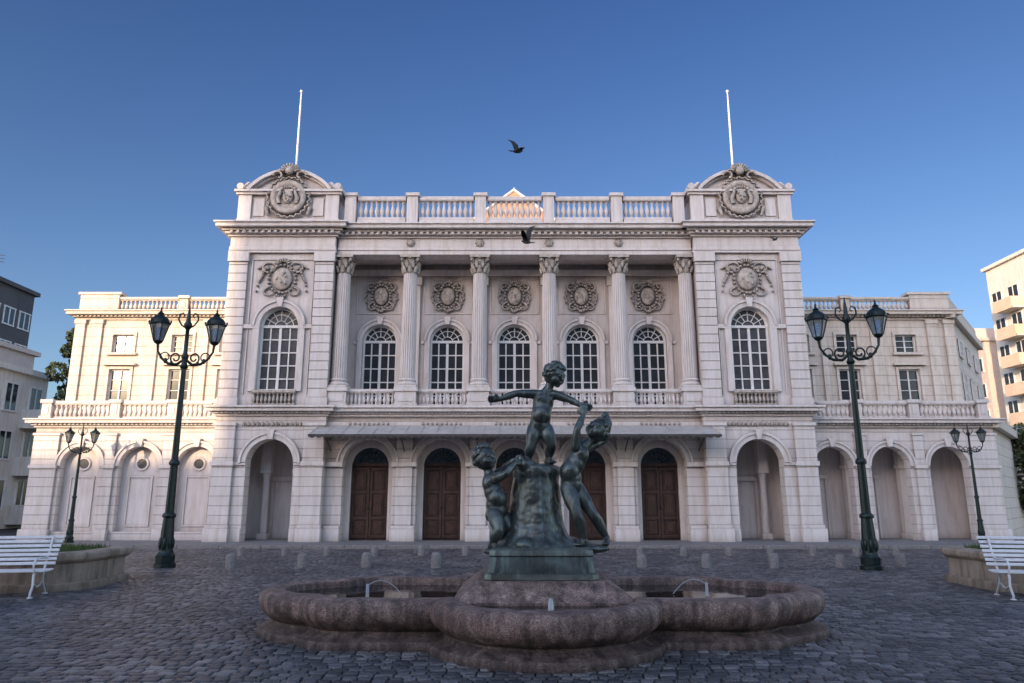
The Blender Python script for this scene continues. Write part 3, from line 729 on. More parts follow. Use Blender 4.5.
# ------------------------------------------------------------------ FOUNTAIN
FX,FY=0.40,10.3
circ=[(0,-1.06,1.30),(0,1.06,1.30),(-2.70,0,0.96),(2.70,0,0.96)]
for sx in (-1,1):
    for sy in (-1,1):
        for k in range(13): circ.append((sx*(1.30+1.02*k/12),sy*(0.60+0.02*k/12),0.70))
def outline(o,NS=360):
    res=[]
    for k in range(NS):
        a=2*math.pi*k/NS; dx,dy=math.cos(a),math.sin(a); best=0.2
        for cx,cy,r in circ:
            r2=r+o; b=cx*dx+cy*dy; disc=b*b-(cx*cx+cy*cy-r2*r2)
            if disc>0: best=max(best,b+math.sqrt(disc))
        res.append((best*dx,best*dy))
    return res
FT=empty('fountain',(FX,FY,0),'low lobed pinkish granite fountain basin standing on the cobbled plaza','fountain')
prof=[(0.12,-0.02),(0.125,0.05),(0.11,0.085),(0.05,0.10),(-0.02,0.125),(-0.065,0.155),(-0.07,0.185),(-0.03,0.20),(-0.01,0.225),(0.035,0.26),(0.075,0.31),(0.10,0.37),(0.11,0.43),(0.105,0.48),(0.075,0.525),(0.02,0.55),(-0.04,0.555),(-0.17,0.55),(-0.20,0.54),(-0.215,0.51),(-0.225,0.1)]
mb=MB(); NS=720; vs=[];fs=[]
rf=random.Random(21); ph=[(rf.uniform(0,6.28),rf.choice((5,9,14,23,37,52))) for _ in range(10)]
for i,(o,z) in enumerate(prof):
    P=outline(o,NS)
    for k,(x,y) in enumerate(P):
        w_=sum(math.sin(f*2*math.pi*k/NS+p+i*0.7) for p,f in ph)*0.0022
        l=math.hypot(x,y); vs.append((x*(1+w_/l),y*(1+w_/l),z+w_*0.8))
for i in range(len(prof)-1):
    for k in range(NS):
        a=i*NS+k;b=i*NS+(k+1)%NS; fs.append((a,b,b+NS,a+NS))
mb.add(vs,fs); finish(mb,'basin',M_fs,FT,(FX,FY,0),smooth=35)
mb=MB(); mb.add([(x,y,0.45) for x,y in outline(-0.215,NS)],[tuple(range(NS))]); finish(mb,'water',M_wat,FT,(FX,FY,0),recalc=False)
def oct_(h,c): return [(-h,-h+c),(-h+c,-h),(h-c,-h),(h,-h+c),(h,h-c),(h-c,h),(-h+c,h),(-h,h-c)]
def oloft(mb,levels,c=0.25):
    for (h0,z0),(h1,z1) in zip(levels,levels[1:]):
        mb.hexa([(x,y,z0) for x,y in oct_(h0,c*h0)],[(x,y,z1) for x,y in oct_(h1,c*h1)])
mb=MB(); oloft(mb,[(1.16,0.2),(1.14,0.48),(0.84,0.70)],0.06); finish(mb,'pedestal',M_fs,FT,(FX,FY,0),bevel=0.015)
for (x0,y0,dx,dy) in ((-2.3,-0.35,0.42,0.2),(2.2,-0.2,-0.42,0.15)):
    mb=MB(); mb.tube([(x0+dx*t,y0+dy*t,0.60+0.32*t-0.46*t*t) for t in [i/10 for i in range(11)]],0.006,6); mb.lathe([(0.025,-0.18),(0.02,0.02)],(x0,y0,0.60),8); finish(mb,'water_spout',M_jet,FT,(FX,FY,0),smooth=50)
mb=MB(); mb.lathe([(0.035,0.54),(0.028,0.62),(0.018,0.66)],(0.02,-2.1,0),8); finish(mb,'nozzle',M_jet,FT,(FX,FY,0),smooth=50)
# ------------------------------------------------------------------ STATUE
ST=empty('bronze_statue',(FX,FY,0.7),'weathered green bronze group of three playing children around a rock','statue')
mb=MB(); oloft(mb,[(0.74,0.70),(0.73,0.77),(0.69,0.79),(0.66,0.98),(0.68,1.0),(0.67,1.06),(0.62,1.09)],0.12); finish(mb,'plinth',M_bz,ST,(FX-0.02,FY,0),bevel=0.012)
def remesh(o,vox,it=3,rough=0):
    m=o.modifiers.new('r','REMESH'); m.mode='VOXEL'; m.voxel_size=vox; m.use_smooth_shade=True
    s=o.modifiers.new('s','SMOOTH'); s.iterations=it; s.factor=0.5
    if rough:
        tx=bpy.data.textures.new('rocky','CLOUDS'); tx.noise_scale=0.13; tx.noise_depth=4
        dm=o.modifiers.new('d','DISPLACE'); dm.texture=tx; dm.strength=rough; dm.mid_level=0.5
    dg=bpy.context.evaluated_depsgraph_get(); dg.update()
    me=bpy.data.meshes.new_from_object(o.evaluated_get(dg)); o.modifiers.clear()
    mt=o.data.materials[0]; o.data=me; me.materials.clear(); me.materials.append(mt); me.shade_smooth()
rk=random.Random(12)
mb=MB()
mb.lathe([(0.60,1.04),(0.54,1.12),(0.45,1.22),(0.39,1.38),(0.36,1.6),(0.335,1.85),(0.32,2.0),(0.335,2.08),(0.33,2.15),(0.2,2.2)],(-0.06,0,0),40,mod=lambda a,z:1+0.035*math.sin(a*3+z*3)+0.02*math.sin(a*7-z*5))
for k in range(14):
    a=rk.uniform(0,6.28); mb.sph((-0.05+0.48*math.cos(a),0.48*math.sin(a),1.12),(rk.uniform(.08,.17),rk.uniform(.08,.15),rk.uniform(.05,.10)),10,7)
mb.sph((0.62,-0.10,1.06),(0.32,0.24,0.07),12,8); mb.sph((-0.56,-0.16,1.03),(0.24,0.28,0.06),12,8)
mb.sph((-0.2,-0.22,2.17),(0.13,0.11,0.09),10,8); mb.sph((-0.28,-0.26,2.25),(0.055,0.055,0.07),10,8)
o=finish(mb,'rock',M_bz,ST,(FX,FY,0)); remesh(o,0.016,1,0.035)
def head(mb,hm,c,fwd,up,R_):
    c=Vector(c); f=Vector(fwd).normalized(); u=Vector(up); u=(u-f*u.dot(f)).normalized(); sd=f.cross(u)
    P=lambda a,b,d:c+R_*(f*a+u*b+sd*d)
    rot=Matrix((sd,f,u)).transposed()
    mb.sph(c,(R_*0.84,R_*0.93,R_*0.98),16,12,rot)
    mb.sph(P(0.36,-0.35,0),(R_*0.70,R_*0.52,R_*0.6),14,10,rot)
    for q in (-1,1):
        mb.sph(P(0.52,-0.38,0.38*q),R_*0.34); mb.sph(P(0.0,-0.15,0.86*q),(R_*0.1,R_*0.15,R_*0.22),8,6,rot)
        mb.sph(P(0.86,-0.02,0.32*q),(R_*0.15,R_*0.08,R_*0.09),8,6,rot)
        mb.cap(P(0.86,0.17,0.15*q),P(0.76,0.19,0.5*q),R_*0.09,R_*0.07,8)
    mb.cap(P(0.90,0.05,0),P(1.04,-0.22,0),R_*0.08,R_*0.13,8)
    mb.cap(P(0.88,-0.5,-0.15),P(0.88,-0.5,0.15),R_*0.075,R_*0.075,8); mb.cap(P(0.85,-0.64,-0.1),P(0.85,-0.64,0.1),R_*0.08,R_*0.08,8)
    mb.sph(P(0.66,-0.80,0),R_*0.23)
    r=random.Random(int(abs(c.x)*100)+5)
    for k in range(130):
        th=r.uniform(0,6.28); ph=r.uniform(-0.35,1.5)
        a,b,d=math.cos(th)*math.cos(ph),math.sin(ph),math.sin(th)*math.cos(ph)
        if a>0.45 and b<0.62: continue
        if a>0.15 and b<0.25: continue
        hm.sph(P(a*0.9,b*0.96+0.06,d*0.84),R_*r.uniform(0.15,0.25),8,6)
def hand(mb,w,d,side,L=0.095,curl=0.25):
    w=Vector(w);d=Vector(d).normalized();side=Vector(side);side=(side-d*side.dot(d)).normalized();n=d.cross(side)
    rot=Matrix((side,d,n)).transposed()
    pc=w+d*0.055; mb.sph(pc,(0.048,0.062,0.029),10,8,rot); mb.cap(w,pc,0.036,0.030,8)
    for k,(o,l) in enumerate(((0.036,0.86),(0.012,1.0),(-0.012,0.94),(-0.036,0.74))):
        b=w+d*0.09+side*o; m_=b+(d+side*o*5)*L*l*0.5; e=m_+(d-n*curl*1.6+side*o*2)*L*l*0.42
        mb.cap(b-d*0.03,m_,0.0155,0.0140,8); mb.cap(m_,e,0.0140,0.0115,8)
    b=w+d*0.03+side*0.035; m_=b+(d*0.5+side*0.85)*L*0.42; e=m_+(d*0.95+side*0.3-n*0.2)*L*0.36
    mb.cap(b,m_,0.018,0.016,8); mb.cap(m_,e,0.016,0.012,8)
def foot(mb,a,toe):
    a=Vector(a);toe=Vector(toe); d=(toe-a); d.z=0; d.normalize(); sd=Vector((-d.y,d.x,0))
    heel=a-d*0.045; heel.z=toe.z+0.012
    mb.cap(heel,a,0.048,0.050,10); mb.cap(heel,toe-d*0.03,0.044,0.040,10); mb.cap(a,toe-d*0.04,0.050,0.035,10)
    for k in range(5): 
        o=(k-2)*0.021; mb.cap(toe+sd*o-d*0.04,toe+sd*o+d*(0.02-0.006*k),0.017,0.015,8)
def limb(mb,pts,rs,n=14):
    """smoothly tapering limb: Catmull-Rom through (point,radius) stations"""
    P=[Vector(p) for p in pts]; out=[];ro=[]
    for i in range(len(P)-1):
        p0=P[max(i-1,0)];p1=P[i];p2=P[i+1];p3=P[min(i+2,len(P)-1)]
        for k in range(6):
            t=k/6; out.append(0.5*((2*p1)+(p2-p0)*t+(2*p0-5*p1+4*p2-p3)*t*t+(3*p1-3*p2+p3-p0)*t**3)); s_=t*t*(3-2*t); ro.append(rs[i]*(1-s_)+rs[i+1]*s_)
    out.append(P[-1]);ro.append(rs[-1])
    mb.tube(out,ro,n); mb.sph(P[0],rs[0],n,9); mb.sph(P[-1],rs[-1],n,9)
def child(J,K=1.0,name='figure'):
    mb=MB();hm=MB(); V={k:Vector(v) for k,v in J.items()}
    fw=V['face']; bf=V['bodyf'].normalized()
    spn=(V['chest']-V['pelvis']).normalized(); sd=bf.cross(spn).normalized(); b2=spn.cross(sd); bf=b2 if b2.dot(bf)>0 else -b2
    rot=Matrix((sd,bf,spn)).transposed()
    E=lambda p,r:mb.sph(p,tuple(q*K for q in r),16,12,rot)
    E(V['pelvis'],(0.155,0.135,0.15)); E(V['belly']+bf*0.03,(0.145,0.145,0.16)); E(V['chest'],(0.155,0.12,0.16)); E((V['belly']+V['chest'])/2,(0.146,0.13,0.16)); E((V['belly']+V['pelvis'])/2,(0.15,0.135,0.14))
    for q in (-1,1): E(V['chest']+sd*q*0.065+bf*0.055+spn*0.03,(0.065,0.055,0.065))
    mb.cap(V['chest']+spn*0.08,V['neck'],0.10,0.064); mb.cap(V['neck'],V['head'],0.062,0.070)
    for q in ('L','R'):
        h=V['hip'+q];k=V['knee'+q];a=V['ank'+q]
        mb.sph((V['pelvis']+h)/2-bf*0.065-spn*0.03,0.108*K,14,10)
        limb(mb,[h,h.lerp(k,0.4)+bf*0.012,k+bf*0.006,k.lerp(a,0.38)-bf*0.014,a],[0.110*K,0.108*K,0.074*K,0.078*K,0.046*K]); foot(mb,a,V['toe'+q])
        s_=V['sh'+q];e=V['el'+q];w=V['wr'+q]
        mb.cap(V['chest']+spn*0.08,s_,0.090*K,0.072*K)
        limb(mb,[s_,s_.lerp(e,0.5),e,e.lerp(w,0.35),w],[0.070*K,0.064*K,0.050*K,0.053*K,0.036*K])
        hand(mb,w,V['hd'+q],V['th'+q])
    head(mb,hm,V['head'],fw,V['up'],0.170)
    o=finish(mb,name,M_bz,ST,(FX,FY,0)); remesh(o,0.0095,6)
    h=finish(hm,'hair',M_bz,o,(FX,FY,0)); remesh(h,0.011,1)
    return o
child(dict(pelvis=(0.0,0,2.74),belly=(0.01,0,2.88),chest=(0.05,0.01,3.08),neck=(0.13,0.0,3.28),head=(0.21,-0.02,3.47),face=(0.75,-0.6,-0.3),up=(0.15,0,1),bodyf=(0.2,-1,0),
  hipL=(-0.08,0,2.68),kneeL=(-0.13,-0.06,2.45),ankL=(-0.17,0.02,2.27),toeL=(-0.25,-0.12,2.22),hipR=(0.08,0,2.68),kneeR=(0.15,-0.05,2.46),ankR=(0.12,0.06,2.27),toeR=(0.18,-0.08,2.22),
  shL=(-0.09,0.0,3.19),elL=(-0.34,-0.06,3.19),wrL=(-0.57,-0.12,3.10),hdL=(-1,-0.1,0.0),thL=(0,-0.5,1),shR=(0.22,0.0,3.18),elR=(0.41,-0.05,3.11),wrR=(0.57,-0.10,3.02),hdR=(0.8,-0.1,-0.25),thR=(0,-0.3,1)))
child(dict(pelvis=(0.42,-0.16,1.92),belly=(0.42,-0.18,2.08),chest=(0.53,-0.17,2.31),neck=(0.67,-0.13,2.49),head=(0.81,-0.11,2.66),face=(-0.45,-0.75,0.5),up=(0.45,0,1),bodyf=(-0.65,-0.65,0.2),
  hipL=(0.37,-0.20,1.85),kneeL=(0.48,-0.36,1.50),ankL=(0.56,-0.27,1.17),toeL=(0.46,-0.37,1.12),hipR=(0.50,-0.10,1.85),kneeR=(0.70,-0.18,1.52),ankR=(0.90,-0.04,1.19),toeR=(0.87,-0.18,1.12),
  shL=(0.48,-0.26,2.42),elL=(0.50,-0.32,2.65),wrL=(0.60,-0.20,2.86),hdL=(0.1,0.2,1),thL=(-1,0,0),shR=(0.66,-0.04,2.41),elR=(0.91,0.04,2.53),wrR=(1.00,0.0,2.77),hdR=(-0.5,-0.2,0.8),thR=(-1,-0.3,0)))
child(dict(pelvis=(-0.60,-0.16,1.57),belly=(-0.63,-0.16,1.71),chest=(-0.68,-0.14,1.92),neck=(-0.73,-0.13,2.10),head=(-0.79,-0.14,2.27),face=(0.7,-0.65,0.25),up=(-0.15,0,1),bodyf=(0.75,-0.6,0),
  hipL=(-0.64,-0.24,1.51),kneeL=(-0.58,-0.38,1.30),ankL=(-0.66,-0.28,1.13),toeL=(-0.56,-0.42,1.08),hipR=(-0.56,-0.07,1.51),kneeR=(-0.46,-0.16,1.33),ankR=(-0.54,-0.04,1.14),toeR=(-0.43,-0.16,1.10),
  shL=(-0.62,-0.27,1.99),elL=(-0.49,-0.40,2.04),wrL=(-0.36,-0.34,2.18),hdL=(0.8,0.4,0.2),thL=(-0.3,0,1),shR=(-0.68,0.0,2.0),elR=(-0.52,-0.04,2.12),wrR=(-0.38,-0.12,2.24),hdR=(0.9,0,-0.1),thR=(0,-0.4,1)))
# ------------------------------------------------------------------ STREET LAMPS
def lamp():
    root=empty('street_lamp',(0,0,0),'dark green cast iron lamp post with two lanterns on scrolled arms','street lamp','cast iron street lamps around the plaza')
    mb=MB()
    fl=lambda a,z:1+0.05*math.cos(a*10)
    mb.lathe([(0.28,0),(0.28,0.10),(0.24,0.13),(0.25,0.3),(0.20,0.36),(0.18,0.42)],n=8)
    mb.lathe([(0.17,0.42),(0.155,0.9),(0.13,1.25)],n=40,mod=fl); mb.lathe([(0.16,1.25),(0.175,1.29),(0.16,1.34),(0.12,1.38)],n=20)
    mb.lathe([(0.11,1.38),(0.095,2.6)],n=40,mod=fl); mb.lathe([(0.125,2.6),(0.14,2.65),(0.125,2.7),(0.085,2.76)],n=20)
    mb.lathe([(0.085,2.76),(0.062,5.2)],n=30,mod=fl); mb.lathe([(0.08,5.2),(0.11,5.26),(0.08,5.32),(0.06,5.4),(0.09,5.5),(0.1,5.56),(0.055,5.65),(0.05,6.3),(0.09,6.36),(0.11,6.45),(0.06,6.55),(0.05,6.7),(0.02,6.95),(0.005,7.05)],n=16)
    for k in range(8):
        a=2*math.pi*k/8; mb.sph((0.155*math.cos(a),0.155*math.sin(a),0.6),(0.05,0.05,0.16),8,6)
    finish(mb,'post',M_iron,root,smooth=40)
    for s in (-1,1):
        mb=MB()
        P=[(0.04,5.45),(0.2,5.32),(0.42,5.34),(0.6,5.48),(0.72,5.68),(0.74,5.90)]
        mb.tube([(s*x,0,z) for x,z in P],[0.035,0.042,0.040,0.035,0.030,0.040],8)
        mb.tube([(s*(0.24+0.13*math.cos(t)*(1-t*0.1)),0,5.50+0.15*math.sin(t)*(1-t*0.1)) for t in [-1.6+x*0.45 for x in range(18)]],0.024,6)
        mb.tube([(s*(0.52+0.08*math.cos(t)*(1-t*0.1)),0,5.52+0.09*math.sin(t)*(1-t*0.1)) for t in [-1.6-x*0.45 for x in range(12)]],0.018,6)
        mb.sph((s*0.5,0,5.42),(0.055,0.045,0.08),8,6); mb.sph((s*0.34,0,5.36),(0.045,0.045,0.06),8,6)
        finish(mb,'arm',M_iron,root,smooth=60)
        mb=MB(); mb.tube([(s*x,0,z) for x,z in ((0.05,6.35),(0.17,6.43),(0.26,6.58),(0.24,6.74),(0.15,6.78),(0.11,6.69),(0.16,6.63))],[0.022,0.024,0.024,0.022,0.018,0.016,0.014],6)
        finish(mb,'scroll',M_iron,root,smooth=60)
    for s in (-1,1):
        x=s*0.74
        mb=MB(); mb.lathe([(0.02,0),(0.05,0.02),(0.1,0.06),(0.12,0.1),(0.12,0.12)],n=12)
        for k in range(6):
            a=math.pi*k/3; mb.tube([(0.12*math.cos(a),0.12*math.sin(a),0.11),(0.25*math.cos(a),0.25*math.sin(a),0.62)],0.013,5)
        mb.lathe([(0.25,0.60),(0.29,0.62),(0.29,0.66),(0.24,0.68)],n=6)
        mb.lathe([(0.25,0.66),(0.235,0.74),(0.18,0.83),(0.09,0.89),(0.07,0.93),(0.085,0.96),(0.04,1.0),(0.02,1.06),(0.03,1.09),(0.004,1.16)],n=18)
        for k in range(6):
            a=math.pi*k/3; mb.sph((0.28*math.cos(a),0.28*math.sin(a),0.70),(0.025,0.025,0.05),6,5)
        l=finish(mb,'lantern',M_iron,root,(x,0,5.86),smooth=40); l.scale=(1.03,1.03,0.92)
        mb=MB(); mb.lathe([(0.11,0.12),(0.235,0.60)],n=6); finish(mb,'lantern_glass',M_lg,l,(x,0,5.86))
    return root
LP=lamp(); LP.location=(-8.98,19.4,0); LP.rotation_euler[2]=rad(8)
copy_tree(LP,(8.95,18.7,0),rad(-14))
copy_tree(LP,(-16.75,28.2,0.12),rad(5),0.635)
copy_tree(LP,(17.6,27.9,0.12),rad(-8),0.635)
# ------------------------------------------------------------------ BOLLARDS
rb=random.Random(4)
mb=MB(); mb.lathe([(0.135,-0.02),(0.138,0.1),(0.13,0.30),(0.118,0.345),(0.095,0.37),(0.05,0.385),(0.01,0.387)],n=20)
bo=finish(mb,'bollard',M_boll,smooth=60); tag(bo,'short round-topped pale stone bollard on the cobbles','bollard','stone bollards across the plaza')
first=True
for row,(yy,xs,sc) in enumerate(((19.4,(233,300,368,435,640,706,773,840,903),0.97),(23.4,(239,284,328,375,420,465,640,685,728,770,815,858,896),0.8))):
    for px in xs:
        t=yy/1.043; x=(px-512)/720*t
        o=bo if first else bo.copy()
        if not first: COL.objects.link(o)
        first=False
        o.location=(x+rb.uniform(-.05,.05),yy+rb.uniform(-.1,.1),0); o.rotation_euler=(rb.uniform(-.04,.04),rb.uniform(-.04,.04),rb.uniform(0,6)); o.scale=(sc,sc,sc*rb.uniform(0.88,1.05))
# ------------------------------------------------------------------ BENCHES
def bench():
    root=empty('park_bench',(0,0,0),'white slatted park bench with curled iron legs beside a planter','bench','white benches on the plaza')
    Lh=0.98
    mb=MB()
    for k in range(6):
        y=-0.28+k*0.085; z=0.46-0.012*math.sin(k/5*math.pi); mb.box(-Lh,Lh,y-0.032,y+0.032,z-0.014,z+0.014)
    finish(mb,'seat',M_bench,root,bevel=0.006)
    mb=MB()
    for k in range(7):
        z=0.56+k*0.075; y=0.22+0.03*k+0.012*k*k*0.3
        a=-0.35; c,s=math.cos(a),math.sin(a)
        pts=[]
        for (u,v) in ((-0.014,-0.028),(0.014,-0.028),(0.014,0.028),(-0.014,0.028)): pts.append((y+u*c-v*s,z+u*s+v*c))
        mb.hexa([(-Lh,p,q) for p,q in pts],[(Lh,p,q) for p,q in pts])
    finish(mb,'backrest',M_bench,root,bevel=0.006)
    for x in (-0.82,0.82):
        mb=MB()
        mb.tube([(x,-0.34,0.0),(x,-0.36,0.08),(x,-0.27,0.22),(x,-0.3,0.38),(x,-0.28,0.44),(x,0.0,0.43),(x,0.17,0.44),(x,0.24,0.56),(x,0.36,0.8),(x,0.45,1.04)],0.022,8)
        mb.tube([(x,0.17,0.44),(x,0.14,0.3),(x,0.25,0.15),(x,0.36,0.05),(x,0.38,0.0)],0.022,8)
        mb.tube([(x,-0.25,0.24),(x,-0.1,0.17),(x,0.05,0.2),(x,0.17,0.27)],0.016,6)
        mb.tube([(x,-0.3,0.44),(x,-0.36,0.56),(x,-0.3,0.66),(x,-0.1,0.68),(x,0.15,0.66),(x,0.3,0.68)],0.018,8)
        mb.sph((x,-0.34,0.015),(0.05,0.06,0.02)); mb.sph((x,0.38,0.015),(0.05,0.06,0.02))
        finish(mb,'leg',M_bench,root,(0,0,0),smooth=60)
    return root
BN=bench(); BN.location=(-9.35,13.45,0); BN.rotation_euler[2]=rad(14)
b2=copy_tree(BN,(9.55,13.25,0),rad(-14))
# ------------------------------------------------------------------ PLANTERS
def planter(cx,cy,hx,hy,c,label):
    root=empty('planter',(cx,cy,0),label,'planter','masonry planters')
    def ring(o,z):
        X_,Y_,C=hx+o,hy+o,c+o*0.4
        return [(-X_,-Y_+C,z),(-X_+C,-Y_,z),(X_-C,-Y_,z),(X_,-Y_+C,z),(X_,Y_-C,z),(X_-C,Y_,z),(-X_+C,Y_,z),(-X_,Y_-C,z)]
    pr=[(0.08,-0.02),(0.08,0.14),(0.0,0.15),(0,0.50),(0.05,0.53),(0.09,0.57),(0.10,0.61),(0.10,0.66),(0.07,0.70),(-0.26,0.712),(-0.27,0.66)]
    vs=[];fs=[]
    for o,z in pr: vs+=ring(o,z)
    for i in range(len(pr)-1):
        for k in range(8): fs.append((i*8+k,i*8+(k+1)%8,(i+1)*8+(k+1)%8,(i+1)*8+k))
    fs.append(tuple(range((len(pr)-1)*8,len(pr)*8)))
    mb=MB(); mb.add(vs,fs); finish(mb,'wall',M_plant,root,(cx,cy,0),bevel=0.012)
    mb=MB(); r=random.Random(int(cx*10))
    for k in range(6000):
        x=r.uniform(-hx+.3,hx-.3);y=r.uniform(-hy+.3,hy-.3)
        if abs(x)+abs(y)>hx+hy-c-.35: continue
        h=r.uniform(.05,.16); a=r.uniform(0,3.14); dx,dy=.012*math.cos(a),.012*math.sin(a)
        mb.add([(x-dx,y-dy,.65),(x+dx,y+dy,.65),(x+r.uniform(-.05,.05),y+r.uniform(-.05,.05),.66+h)],[(0,1,2)])
    o=finish(mb,'grass',M_grass,root,(cx,cy,0),recalc=False); o['kind']='stuff'
planter(-11.1,15.45,2.72,1.25,0.45,'low ochre masonry planter with moulded rim and grass')
planter(12.1,15.35,2.72,1.25,0.45,'low ochre masonry planter with moulded rim and grass')
# ------------------------------------------------------------------ GROUND
mb=MB(); S=900; mb.add([(-S,-S,-0.035),(S,-S,-0.035),(S,S,-0.035),(-S,S,-0.035)],[(0,1,2,3)]); g=finish(mb,'ground',M_gnd,recalc=False); g['kind']='structure'
rg=random.Random(2); vs=[];fs=[];tone=[]
y=5.2; 
while y<26.55:
    d=rg.uniform(.126,.136); xl=0.80*y+1.8; x=-xl+rg.uniform(0,.1)
    while x<xl:
        w=rg.uniform(.13,.20); g_=.007
        hx=w/2-g_; hy=d/2-g_; cx=x+w/2; cy=y+d/2+0.04*math.sin(cx*0.5)+0.015*math.sin(cx*1.7+1)
        zt=rg.uniform(-.005,.005)+0.010*math.sin(cx*.9+cy*.6); tx,ty=rg.uniform(-.06,.06),rg.uniform(-.06,.06); n=len(vs); tn=rg.random()**1.3*0.8
        jj=[(rg.uniform(-.003,.003),rg.uniform(-.003,.003)) for _ in range(4)]
        for (ins,zz,tt) in ((0,-.035,-.3),(.002,-.011,-.1),(.010,-.002,.22),(.026,.001,0)):
            for (sx,sy),(jx,jy) in zip(((-1,-1),(1,-1),(1,1),(-1,1)),jj):
                px,py=sx*(hx-ins)+jx,sy*(hy-ins)+jy
                vs.append((cx+px,cy+py,zt+zz+px*tx+py*ty)); tone.append(min(1,max(0,tn+tt)))
        for l in range(3):
            for k in range(4): fs.append((n+l*4+k,n+l*4+(k+1)%4,n+l*4+4+(k+1)%4,n+l*4+4+k))
        fs.append((n+12,n+13,n+14,n+15))
        x+=w
    y+=d
me=bpy.data.meshes.new('cobblestone_paving'); me.from_pydata(vs,[],fs); me.materials.append(M_cob); me.shade_smooth()
at=me.attributes.new('tone','FLOAT','POINT'); at.data.foreach_set('value',tone)
o=bpy.data.objects.new('cobblestone_paving',me); COL.objects.link(o); o['kind']='structure'
mb=MB(); mb.box(-60,60,26.95,33,-0.05,0.12)
o=finish(mb,'pavement',M_side); o['kind']='structure'
mb=MB()
for k in range(80): mb.box(-60+1.5*k+0.006,-60+1.5*(k+1)-0.006,26.72,26.944,-0.05,0.125)
o=finish(mb,'kerb',M_boll,bevel=0.02); o['kind']='structure'
# ------------------------------------------------------------------ CITY BUILDINGS
def city(name_label,x0,x1,y0,y1,h,mat,face,fl,sp,ww,wh,balc=None,first=1.0,zmin=0,cat='building'):
    root=empty('apartment_building',((x0+x1)/2,(y0+y1)/2,0),name_label,cat)
    mb=MB(); mb.box(x0,x1,y0,y1,0,h); mb.box(x0-.3,x1+.3,y0-.3,y1+.3,h,h+.35)
    if h>15: mb.box(x0+.3,x0+3,y0+2,y0+6,h+.35,h+2.0)
    finish(mb,'wall',mat,root)
    n=int((y1-y0)/sp); nf=int((h-first)/fl)
    xf=x1 if face>0 else x0
    src=None
    for f in range(nf):
        z=first+f*fl
        if z<zmin: continue
        for k in range(n):
            yy=y0+(y1-y0)*(k+.5)/n
            if src is None:
                mb=MB(); mb.mi=0; mb.box(-0.02,0.04,-ww/2,ww/2,0,wh); mb.mi=1
                for q in (-1,0,1): mb.box(-0.02,0.07,q*ww/2-.05,q*ww/2+.05,-.05,wh+.05)
                for zz in (0,wh): mb.box(-0.02,0.09,-ww/2-.1,ww/2+.1,zz-.05,zz+.05)
                src=finish(mb,'window',[M_glass,M_white],root,(xf,yy,z+.8)); src.rotation_euler[2]=0 if face>0 else math.pi
            else: inst(src,root,(xf,yy,z+.8))
            if balc and k%balc[0]==0:
                mb=MB(); mb.mi=0
                mb.box(xf,xf+face*1.4,yy-sp*.55,yy+sp*.55,z-.15,z); mb.mi=1; mb.box(xf+face*1.3,xf+face*1.42,yy-sp*.55,yy+sp*.55,z-.2,z+1.0)
                for q in (-1,1): mb.box(xf,xf+face*1.3,yy+q*sp*.55,yy+q*(sp*.55-.1),z,z+1.0)
                finish(mb,'balcony',[mat,balc[1]],root)
    return root
cb=city('dark grey concrete office block with rows of windows',-56,-43.0,47,62.5,19.6,M_conc,1,2.9,1.9,1.3,1.5)
city('low white apartment house with balconies on a side street',-44,-30.6,38,47,9.4,M_apt,1,2.9,2.0,1.1,1.7,balc=(3,M_apt),first=0.4)
city('mid-height pale apartment block behind the side street',-52,-38.5,49,57,13.0,M_pink,1,2.9,2.0,1.1,1.6,balc=(2,M_apt),first=0.6)
city('tall white apartment tower with tan balconies in sunlight',51.6,66,60,75,26.0,M_apt,-1,2.9,2.5,1.5,1.7,balc=(2,M_balc),first=0.5)
city('pinkish apartment block behind the theatre',55.0,70,82,100,19.8,M_pink,-1,3,3,1.6,1.6,first=0.5)
city('added unseen tall pale block behind the camera, shading the facade',-63,70,-75,-60,38.6,M_apt,1,3,5,2,2,first=34)  # sun blocker added out of view, sized to shade facade and plaza
city('added unseen lower pale block, leaving the upper left wing sunlit',-150,-63.6,-75,-60,25.0,M_apt,1,3,5,2,2,first=22)  # second added sun blocker, kept lower so sun reaches the upper left wing
for (x,y,h) in ((-44.5,53,3.2),(-45,56,2.2),(-44.2,59,2.6)):
    mb=MB(); mb.tube([(x,y,0),(x,y,h)],0.05,5)
    for k in range(3): mb.tube([(x-.5,y,h-.3*k-.2),(x+.5,y,h-.3*k-.2)],0.03,4)
    finish(mb,'antenna',M_candk,cb,(0,0,19.9))
